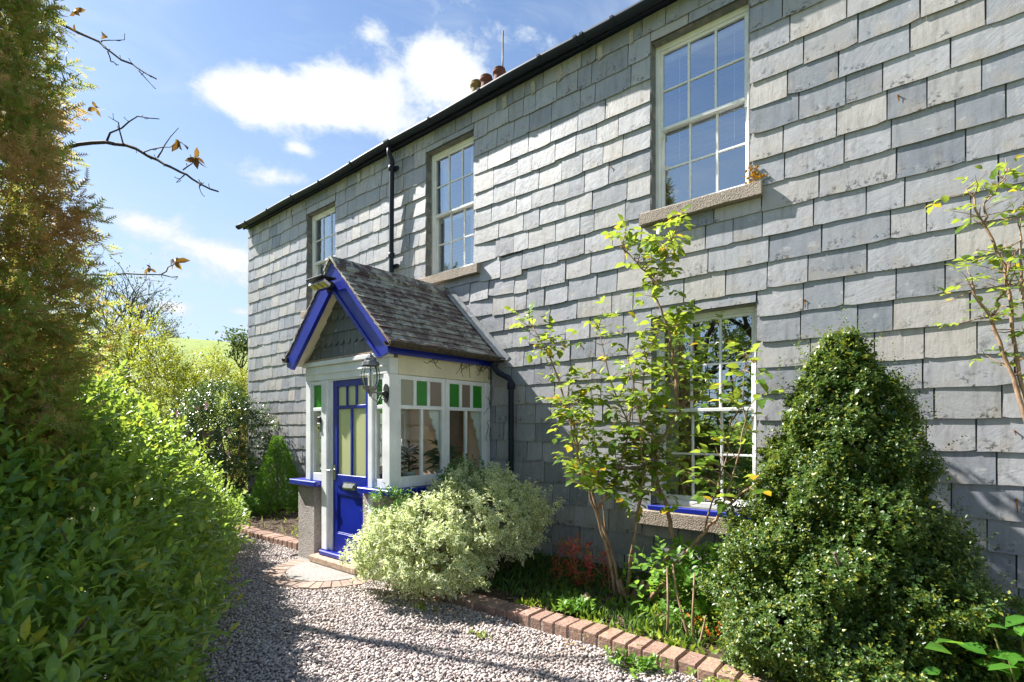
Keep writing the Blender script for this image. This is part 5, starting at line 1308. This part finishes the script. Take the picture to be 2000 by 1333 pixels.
# ------------------------------------------------------------------ left: hedge, conifer, cherry
g = np.random.default_rng(77)
M['hedge_leaf'] = leaf_mat('hedge_leaf', (0.07, 0.17, 0.03), (0.16, 0.29, 0.05), (0.60, 0.72, 0.12), 0.46, 0.27, 0.65, odd=(0.34, 0.33, 0.03), oddp=.05)
M['hedge_young'] = leaf_mat('young_hedge_leaf', (0.10, 0.20, 0.025), (0.20, 0.30, 0.04), (0.60, 0.66, 0.10), 0.46, 0.35, 0.4)
hedge = thing('garden_hedge', (-5.6, -3.6, 0.0), 'big glossy green leafy hedge in the left foreground along the gravel drive', 'hedge')
HL = []; HB = []
for x, k in ((-8.0, .6), (-7.4, .75), (-6.8, .9), (-6.2, 1.0), (-5.6, 1.05), (-5.0, 1.0), (-4.5, .88), (-4.0, .74), (-3.55, .62), (-3.15, .54), (-2.8, .5)):
    y = float(hedge_line(x)); q = .55 + .45 * k
    HL.append((x, y - .36 * q, .40 * k, .50, .42 * q, .46 * k)); HL.append((x + .2, y - .80 * q, .78 * k, .55, .52 * q, .72 * k))
    HL.append((x + .05, y - 1.30 * q, 1.05 * k, .62, .55 * q, 1.0 * k)); HB.append((x - .1, y - 1.95 * q, 1.15 * k, .75, .7 * q, 1.12 * k))
P, Nn = lobe_points(HL + HB, 3200, g, 0.25, 0.08, 0.05, .8)
O, D, N, S = twig_leaves(P - Nn * .16, Nn, g, 0.14, 7, 0.10, 0.3, 0.5, 0.7, 0.75)
foliage(hedge, 'inner_foliage', LEAF5, O, D, N, S, M['hedge_leaf'], 0.55)
P, Nn = lobe_points(HL + HB, 9500, g, 0.16, 0.17, 0.05, .86)
O, D, N, S = twig_leaves(P, Nn, g, 0.24, 8, 0.084, 0.7, 0.55, 0.7, 0.75, sj=.5)
foliage(hedge, 'foliage', LEAF8, O, D, N, S, M['hedge_leaf'], 0.42, 300)
# upright young shoots along the top
P, Nn = lobe_points(HL + HB, 900, g, 0.03, 0.09, 1.0, .9); k = Nn[:, 2] > .15
O, D, N, S = twig_leaves(P[k], Nn[k], g, 0.36, 11, 0.078, 1.1, 0.35, 0.7, 0.75)
foliage(hedge, 'young_shoots', LEAF8, O, D, N, S, M['hedge_young'], 0.46)
for x in np.arange(-8.2, -2.9, .55):
    stems(hedge, 'stem', (float(x), float(hedge_line(x)) - .7, 0), [(float(x) + g.normal() * .2, float(hedge_line(x)) - .35, .8), (float(x) + g.normal() * .3, float(hedge_line(x)) - .8, 1.1), (float(x) + g.normal() * .3, float(hedge_line(x)) - .2, .5)], M['bark'], .018, .006, g)

M['cypress'] = leaf_mat('cypress_spray', (0.10, 0.18, 0.035), (0.20, 0.29, 0.06), (0.60, 0.58, 0.14), 0.48, 0.45, 0.4, odd=(0.40, 0.22, 0.11), oddp=.25, patch=((0.42, 0.21, 0.13), 2.0, .9))
cyp = thing('cypress_tree', (-4.25, -4.62, 0.0), 'tall bronzed green cypress leaning over the hedge at the left edge', 'tree')
CP = [(.95, .16), (1.2, .30), (1.6, .42), (2.2, .48), (2.8, .45), (3.4, .36), (4.2, .28), (5.0, .22), (6.0, .14), (6.8, .03)]
P, Nn = cone_points((-4.25, -4.62), CP, 5200, g, (-.35, -.05), (1, 1), .45, .20)
O, D, N, S = twig_leaves(P, Nn, g, 0.20, 5, 0.125, 0.25, 0.55, 0.6, 0.9, .3)
foliage(cyp, 'crown', FROND, O, D, N, S, M['cypress'], 0.75)
MB().tube([(-4.25, -4.62, 0), (-4.3, -4.63, 2.5), (-4.45, -4.65, 4.8), (-4.58, -4.67, 6.6)], [.13, .11, .07, .015], 9).build('trunk', M['bark'], cyp)
mb = MB()
for k in range(34):
    z = g.uniform(1.2, 6); a = g.uniform(0, 6.28); r = np.interp(z, [p[0] for p in CP], [p[1] for p in CP]) * .8; x0 = -4.25 - .35 * z / 6.8
    mb.tube([(x0, -4.63, z - .15), (x0 + r * .5 * math.cos(a), -4.63 + r * .5 * math.sin(a), z), (x0 + r * math.cos(a), -4.63 + r * math.sin(a), z + .12)], [.022, .014, .006], 5)
tag(mb.build('limbs', M['bark'], cyp), kind='stuff')

# cherry with a few copper leaves, its branches reaching out of the hedge against the sky
M['copper'] = leaf_mat('copper_leaf', (0.08, 0.025, 0.012), (0.15, 0.09, 0.02), (0.34, 0.20, 0.03), 0.38, 0.4)
ch = thing('cherry_tree', (-8.15, -3.95, 0.0), 'nearly bare dark cherry branches with a few copper leaves against the sky', 'tree')
MB().tube([(-8.2, -4.0, 0), (-8.18, -3.93, 2.1), (-8.18, -3.93, 4.7), (-8.09, -3.85, 6.3), (-8.0, -3.8, 7.0)], [.09, .075, .05, .03, .012], 9).build('trunk', M['dark_twig'], ch)
BR = [
 ([(-8.18, -3.93, 4.5), (-7.61, -3.71, 4.66), (-7.29, -3.53, 4.68), (-6.98, -3.36, 4.68), (-6.74, -3.24, 4.6), (-6.48, -3.12, 4.46), (-6.26, -3.02, 4.34), (-6.07, -2.95, 4.23), (-5.89, -2.89, 4.12), (-5.74, -2.85, 4.01), (-5.55, -2.78, 3.93)], .022),
 ([(-6.99, -3.36, 4.68), (-6.78, -3.27, 4.79), (-6.58, -3.17, 4.88), (-6.34, -3.05, 4.82)], .010), ([(-6.75, -3.25, 4.61), (-6.8, -3.3, 4.85), (-6.88, -3.36, 4.91)], .007),
 ([(-6.36, -3.06, 4.41), (-6.3, -3.01, 4.56), (-6.19, -2.92, 4.73)], .007), ([(-6.52, -3.16, 4.49), (-6.28, -3.04, 4.51), (-6.11, -2.98, 4.5)], .006),
 ([(-6.02, -2.94, 4.23), (-5.93, -2.88, 4.29), (-5.89, -2.87, 4.34)], .006), ([(-6.01, -2.93, 4.18), (-6.04, -2.99, 4.09)], .005), ([(-5.79, -2.88, 4.05), (-5.73, -2.87, 3.94)], .005),
 ([(-8.1, -3.9, 6.3), (-7.78, -3.85, 6.2), (-7.45, -3.69, 6.0), (-7.15, -3.56, 5.82), (-6.88, -3.44, 5.65), (-6.67, -3.38, 5.48), (-6.41, -3.27, 5.3), (-6.23, -3.23, 5.17), (-6.02, -3.17, 5.04)], .016),
 ([(-6.89, -3.44, 5.65), (-6.8, -3.39, 5.67), (-6.63, -3.28, 5.65)], .006), ([(-6.75, -3.38, 5.52), (-6.74, -3.38, 5.43), (-6.69, -3.33, 5.38)], .006), ([(-6.27, -3.25, 5.19), (-6.17, -3.16, 5.04)], .005),
 ([(-8.1, -3.88, 6.2), (-7.65, -3.75, 6.06), (-7.51, -3.69, 5.91), (-7.41, -3.68, 5.62), (-7.31, -3.65, 5.32), (-7.1, -3.55, 5.36)], .011), ([(-7.31, -3.65, 5.32), (-7.25, -3.67, 5.16)], .006),
 ([(-8.17, -3.93, 3.2), (-7.61, -3.71, 3.3), (-7.1, -3.42, 3.24), (-6.73, -3.24, 3.23), (-6.32, -3.03, 3.2), (-6.09, -2.96, 3.15)], .011), ([(-6.32, -3.03, 3.2), (-6.21, -3.01, 3.25), (-6.16, -2.96, 3.3)], .006)]
for pts, r in BR:
    fine = []
    for a, b in zip(pts[:-1], pts[1:]):
        a, b = Vector(a), Vector(b)
        for t in (0, .5): fine.append(a.lerp(b, t) + Vector((g.normal(), g.normal(), g.normal())) * .008)
    fine.append(Vector(pts[-1])); n = len(fine)
    MB().tube(fine, [r * (1 - .7 * i / (n - 1)) + .001 for i in range(n)], 6).build('branch', M['dark_twig'], ch)
    spur = MB()
    for p in fine[n // 3:]:
        if g.random() < .55:
            d = Vector((g.normal(), g.normal(), g.normal())).normalized(); spur.tube([p, p + d * .03, p + d * .05 + Vector((0, 0, .012))], [.0035, .003, .004], 4)
    if spur.v: tag(spur.build('spurs', M['dark_twig'], ch), kind='stuff')
O, D, N, S = [], [], [], []
for (p, n, l) in (((-6.80, -3.38, 5.70), 3, .09), ((-6.14, -2.92, 4.56), 5, .13), ((-5.89, -2.86, 4.34), 6, .11), ((-6.90, -3.46, 4.96), 4, .10), ((-6.44, -3.10, 3.27), 5, .09), ((-6.16, -2.96, 3.32), 7, .13), ((-7.1, -3.6, 6.0), 4, .11), ((-5.75, -2.86, 4.02), 2, .05), ((-7.05, -3.6, 5.75), 2, .08)):
    for _ in range(n):
        O.append(p); D.append((g.normal(), g.normal(), g.normal() - .35)); N.append((g.normal(), g.normal(), .4)); S.append(l * g.uniform(.7, 1.2))
foliage(ch, 'leaves', LEAF8, np.array(O), np.array(D), np.array(N), np.array(S), M['copper'], .5, 100)

# darker pine behind the cypress whose tufts show beside it
M['pine'] = leaf_mat('pine_spray', (0.02, 0.05, 0.018), (0.05, 0.10, 0.03), (.15, .22, .05), .2, .5, .3, odd=(.12, .2, .03), oddp=.15)
pn = thing('pine_tree', (-10.8, -4.9, 0.0), 'dark green pine half hidden behind the bronzed cypress', 'tree')
P, Nn = cone_points((-10.8, -4.9), [(1.0, .8), (2.0, 1.1), (3.2, 1.0), (4.4, .7), (5.4, .35), (5.9, .05)], 1800, g, (0, 0), (1, 1), .6, .2)
O, D, N, S = twig_leaves(P, Nn, g, .3, 5, .2, .25, .4, .6, .8, .3); foliage(pn, 'crown', FROND, O, D, N, S, M['pine'], .8)
MB().tube([(-10.8, -4.9, 0), (-10.8, -4.9, 3), (-10.8, -4.9, 5.8)], [.16, .11, .02], 9).build('trunk', M['bark'], pn)

# ------------------------------------------------------------------ left bed and beyond
M['yellow_leaf'] = leaf_mat('yellow_green_leaf', (0.12, 0.17, 0.02), (0.25, 0.28, 0.03), (0.60, 0.58, 0.06), 0.42, 0.4, 0.4)
def bush(name, label, lobes, n, tl, nl, ls, mat, W=.5, tm=LEAF5, cat='bush', nstem=6, depth=.35, up=.4, rough=.18, nobj=0, group=None):
    L = np.array(lobes); b = (float(L[:, 0].mean()), float(L[:, 1].mean()), 0.0)
    t = thing(name, b, label, cat, group); P, Nn = lobe_points(lobes, n, g, depth, rough, .05, .8)
    O, D, N, S = twig_leaves(P, Nn, g, tl, nl, ls, up, .5); foliage(t, 'foliage', tm, O, D, N, S, mat, W, nobj)
    stems(t, 'stem', b, [tuple(P[i] * .85 + np.array(b) * .15) for i in g.choice(len(P), nstem)], M['bark'], .03, .006, g)
    return t
bush('yellow_shrub', 'yellow green shrub rising behind the hedge beneath the bare far tree', [(-14.2, -1.9, 2.0, 1.2, 1.0, 1.8), (-13.5, -1.3, 2.2, .9, .8, 1.55), (-14.6, -2.8, 1.9, 1.2, 1.0, 1.9), (-13.7, -1.25, 3.2, .6, .6, .75), (-13.3, -.95, 2.7, .5, .5, .7)], 3600, .22, 8, .07, M['yellow_leaf'])
bush('yellow_shrub', 'loose yellow green shrub with arching twigs left of the cottage corner', [(-13.4, -.6, 1.5, .9, .8, 1.45), (-13.4, .2, 1.6, .9, .8, 1.45), (-12.9, -1.0, 1.3, .8, .7, 1.2), (-12.8, .3, 1.75, .7, .6, 1.2), (-13.0, -.05, 2.9, .22, .22, .55), (-12.6, .7, 1.7, .6, .5, 1.2)], 3800, .24, 8, .065, M['yellow_leaf'])
cm = bush('camellia', 'dark leaved camellia with a few pale pink blooms beside the cottage corner', [(-10.6, -.75, 1.55, .75, .55, .75), (-10.1, -.55, 1.3, .6, .5, .7), (-11.2, -.9, 1.4, .6, .5, .7), (-10.5, -.9, 2.0, .5, .45, .4)], 1700, .16, 8, .062, leaf_mat('camellia_leaf', (0.018, 0.05, 0.014), (0.04, 0.09, 0.02), (.2, .3, .05), .25, .28, .6), .5, nstem=14)
M['pink'] = plain_mat('pink_petal', (0.75, 0.48, 0.48), .6, n=.1)
for (x, y, z) in ((-11.0, -1.35, 1.88), (-9.75, -.95, 1.55), (-9.82, -.92, 1.15), (-10.3, -1.25, 1.95), (-10.05, -1.2, 2.0)):
    mb = MB()
    for k in range(9):
        a = k * 2.4; r = .035 + .02 * (k % 3); mb.add([(x, y, z), (x + r * math.cos(a - .5), y - .03, z + r * math.sin(a - .5)), (x + 1.2 * r * math.cos(a), y - .05, z + 1.2 * r * math.sin(a)), (x + r * math.cos(a + .5), y - .03, z + r * math.sin(a + .5))], [(0, 1, 2, 3)])
    mb.build('bloom', M['pink'], cm)
M['lime_conifer'] = leaf_mat('lime_conifer', (0.07, 0.19, 0.015), (0.13, 0.29, 0.025), (.35, .52, .05), .3, .5, .3)
dw = thing('dwarf_conifer', (-9.0, -.48, 0.05), 'bright green cone shaped dwarf conifer left of the porch', 'conifer')
P, Nn = cone_points((-9.0, -.48), [(.1, .30), (.3, .36), (.6, .32), (.9, .23), (1.2, .12), (1.42, .02)], 2600, g, (0, 0), (1, 1), .25, .06)
O, D, N, S = twig_leaves(P, Nn, g, .06, 5, .05, .8, .3, .6, .9, .4); foliage(dw, 'foliage', FROND, O, D, N, S, M['lime_conifer'], .9)
MB().tube([(-9.0, -.48, .02), (-9.0, -.48, 1.3)], [.03, .006], 7).build('trunk', M['bark'], dw)
small_plant('geranium', 'leafy green clump of broad leaves at the foot of the dwarf conifer', 'plant', (-9.35, -1.0, .08), 70, .14, 5, .085, M['fresh'], .8, .8, .24, .3, g=g, nobj=80)
small_plant('foxglove', 'low leafy clump beside the hedge end on the left bed', 'plant', (-10.1, -1.15, .08), 60, .14, 5, .085, M['fresh'], .7, .8, .28, .35, g=g)
small_plant('leafy_sprig', 'yellow leafed sprig growing against the slates left of the porch', 'plant', (-6.55, -.9, .10), 8, .25, 8, .07, M['lime'], .5, 1.2, .05, .5, g=g)
small_plant('young_shrub', 'yellow young shoots at the cottage corner above the dwarf conifer', 'plant', (-9.6, -.3, .10), 10, .2, 8, .06, M['lime'], .5, .9, .12, 1.9, g=g)
gc = thing('golden_conifer', (-12.3, .9, 0.0), 'orange gold conifer beside the far cottage corner', 'conifer')
P, Nn = cone_points((-12.4, .9), [(.1, .5), (.8, .6), (1.6, .5), (2.4, .3), (3.05, .03)], 1500, g, (0, 0), (1, 1), .3, .12)
O, D, N, S = twig_leaves(P, Nn, g, .14, 5, .11, .8, .3, .5, 1.0, .3); foliage(gc, 'foliage', FROND, O, D, N, S, leaf_mat('gold_spray', (.22, .16, .02), (.36, .22, .03), (.6, .4, .05), .3, .5, .3), .8)
MB().tube([(-12.4, .9, 0), (-12.4, .9, 2.8)], [.05, .01], 7).build('trunk', M['bark'], gc)
# board fence closing the garden
fe = thing('board_fence', (-12.0, -1.6, 0.0), 'weathered brown board fence behind the camellia', 'fence')
for k in range(6):
    z = .15 + k * .235; MB().box(-12.02, -11.99, -3.4, -.2, z, z + .215, .004).build('board', M['wood'], fe)
for y in (-3.3, -2.3, -1.3, -.3): MB().box(-11.989, -11.91, y - .04, y + .04, 0, 1.6, .006).build('post', M['bark'], fe)

# ------------------------------------------------------------------ far trees
def grow(p, d, L, r, lev, mb, tips, gg, split=(2, 4), up=.12, ang=.55):
    pts = [p.copy()]; n = 4
    for i in range(n):
        d = (d + Vector((gg.normal(), gg.normal(), gg.normal() + up)) * .10).normalized(); p = p + d * (L / n); pts.append(p.copy())
    mb.tube(pts, [r * (1 - .42 * i / n) for i in range(n + 1)], 7 if lev > 2 else 4, cap=False)
    if lev == 0: tips.append((p, d)); return
    for i in range(int(gg.integers(split[0], split[1] + 1))):
        t = gg.uniform(.45, 1.0); q = pts[0].lerp(pts[-1], t) if i else pts[-1]
        nd = (d + Vector((gg.normal(), gg.normal(), gg.normal() * .7)) * ang + Vector((0, 0, up))).normalized()
        grow(q, nd, L * gg.uniform(.55, .82), r * .55, lev - 1, mb, tips, gg, split, up, ang)
def tree(name, label, base, h, lev, leafn, ls, mat, twigmat, seed, trunk_r=None, split=(3, 4), ang=.5, group=None, tm=LEAF5, W=.55):
    gg = np.random.default_rng(seed); t = thing(name, base, label, 'tree', group); mb = MB(); tips = []
    grow(Vector(base), Vector((0, 0, 1)), h * .36, trunk_r or h * .025, lev, mb, tips, gg, split, .15, ang)
    mb.build('trunk', twigmat, t, base)
    if leafn:
        P = np.array([list(q) for q, _ in tips]); Dn = np.array([list(d) for _, d in tips]); k = np.repeat(np.arange(len(P)), leafn)
        sp = h * .035; O = P[k] + gg.normal(size=(len(k), 3)) * sp; D = Dn[k] + gg.normal(size=(len(k), 3)) * .8; N = gg.normal(size=(len(k), 3)) + np.array([0, 0, 1.])
        foliage(t, 'crown', tm, O, D, N, ls * gg.uniform(.6, 1.3, len(k)), mat, W)
    return t
M['far_leaf'] = leaf_mat('far_leaf', (.03, .055, .025), (.06, .10, .03), (.2, .26, .05), .25, .5, .3)
tree('bare_tree', 'dark half bare tree on the hillside left of the sky gap', (-32, 3.6, 0.0), 10.5, 5, 3, .13, M['far_leaf'], M['dark_twig'], 4)
tree('bare_tree', 'small bare tree on the skyline of the green hill', (-160, 44.5, 21.5), 9, 4, 3, .5, M['far_leaf'], M['dark_twig'], 9)
tree('hill_pine', 'dark pine on the hill close to the cottage corner', (-62.3, 21.3, 4.0), 10.5, 4, 9, .42, M['far_leaf'], M['dark_twig'], 12, split=(3, 4), ang=.45)
hr = thing('hill_hedgerow', (-165, 55, 22), 'dark hedgerow line along the brow of the green hill', 'hedgerow')
O = []
for s in np.linspace(-130, 190, 2600):
    X = -.94 * 166 + .34 * s; Y = .34 * 166 + .94 * s; O.append((X + g.normal() * .6, Y + g.normal() * .6, float(hill_z(np.array(X), np.array(Y))) + g.uniform(0, 1.3)))
O = np.array(O); n = len(O); foliage(hr, 'foliage', LEAF5, O, g.normal(size=(n, 3)) + np.array([0, 0, .5]), g.normal(size=(n, 3)), g.uniform(.8, 1.6, n), M['far_leaf'], .9)
# garden across the drive, behind the camera: mirrored in the ground floor panes
for i, (x, y, h, sd) in enumerate(((-4.0, -15.0, 10, 31), (-7.6, -13.6, 9, 32), (-1.0, -16.5, 10, 33), (-11.5, -14.5, 9, 34), (2.5, -15.0, 8, 35))):
    tree('garden_tree', 'dark leafy tree across the drive mirrored in the ground floor window', (x, y, 0), h, 4, 26, .16, M['far_leaf'], M['dark_twig'], sd, group='trees across the drive', split=(3, 4))
P = bush('garden_shrub', 'green shrub border across the drive mirrored in the ground floor window', [(x, -10.5 + .5 * math.sin(x), .8, 1.0, .8, 1.0) for x in np.arange(-9, 3, 1.2)], 2400, .2, 7, .10, M['fresh'])
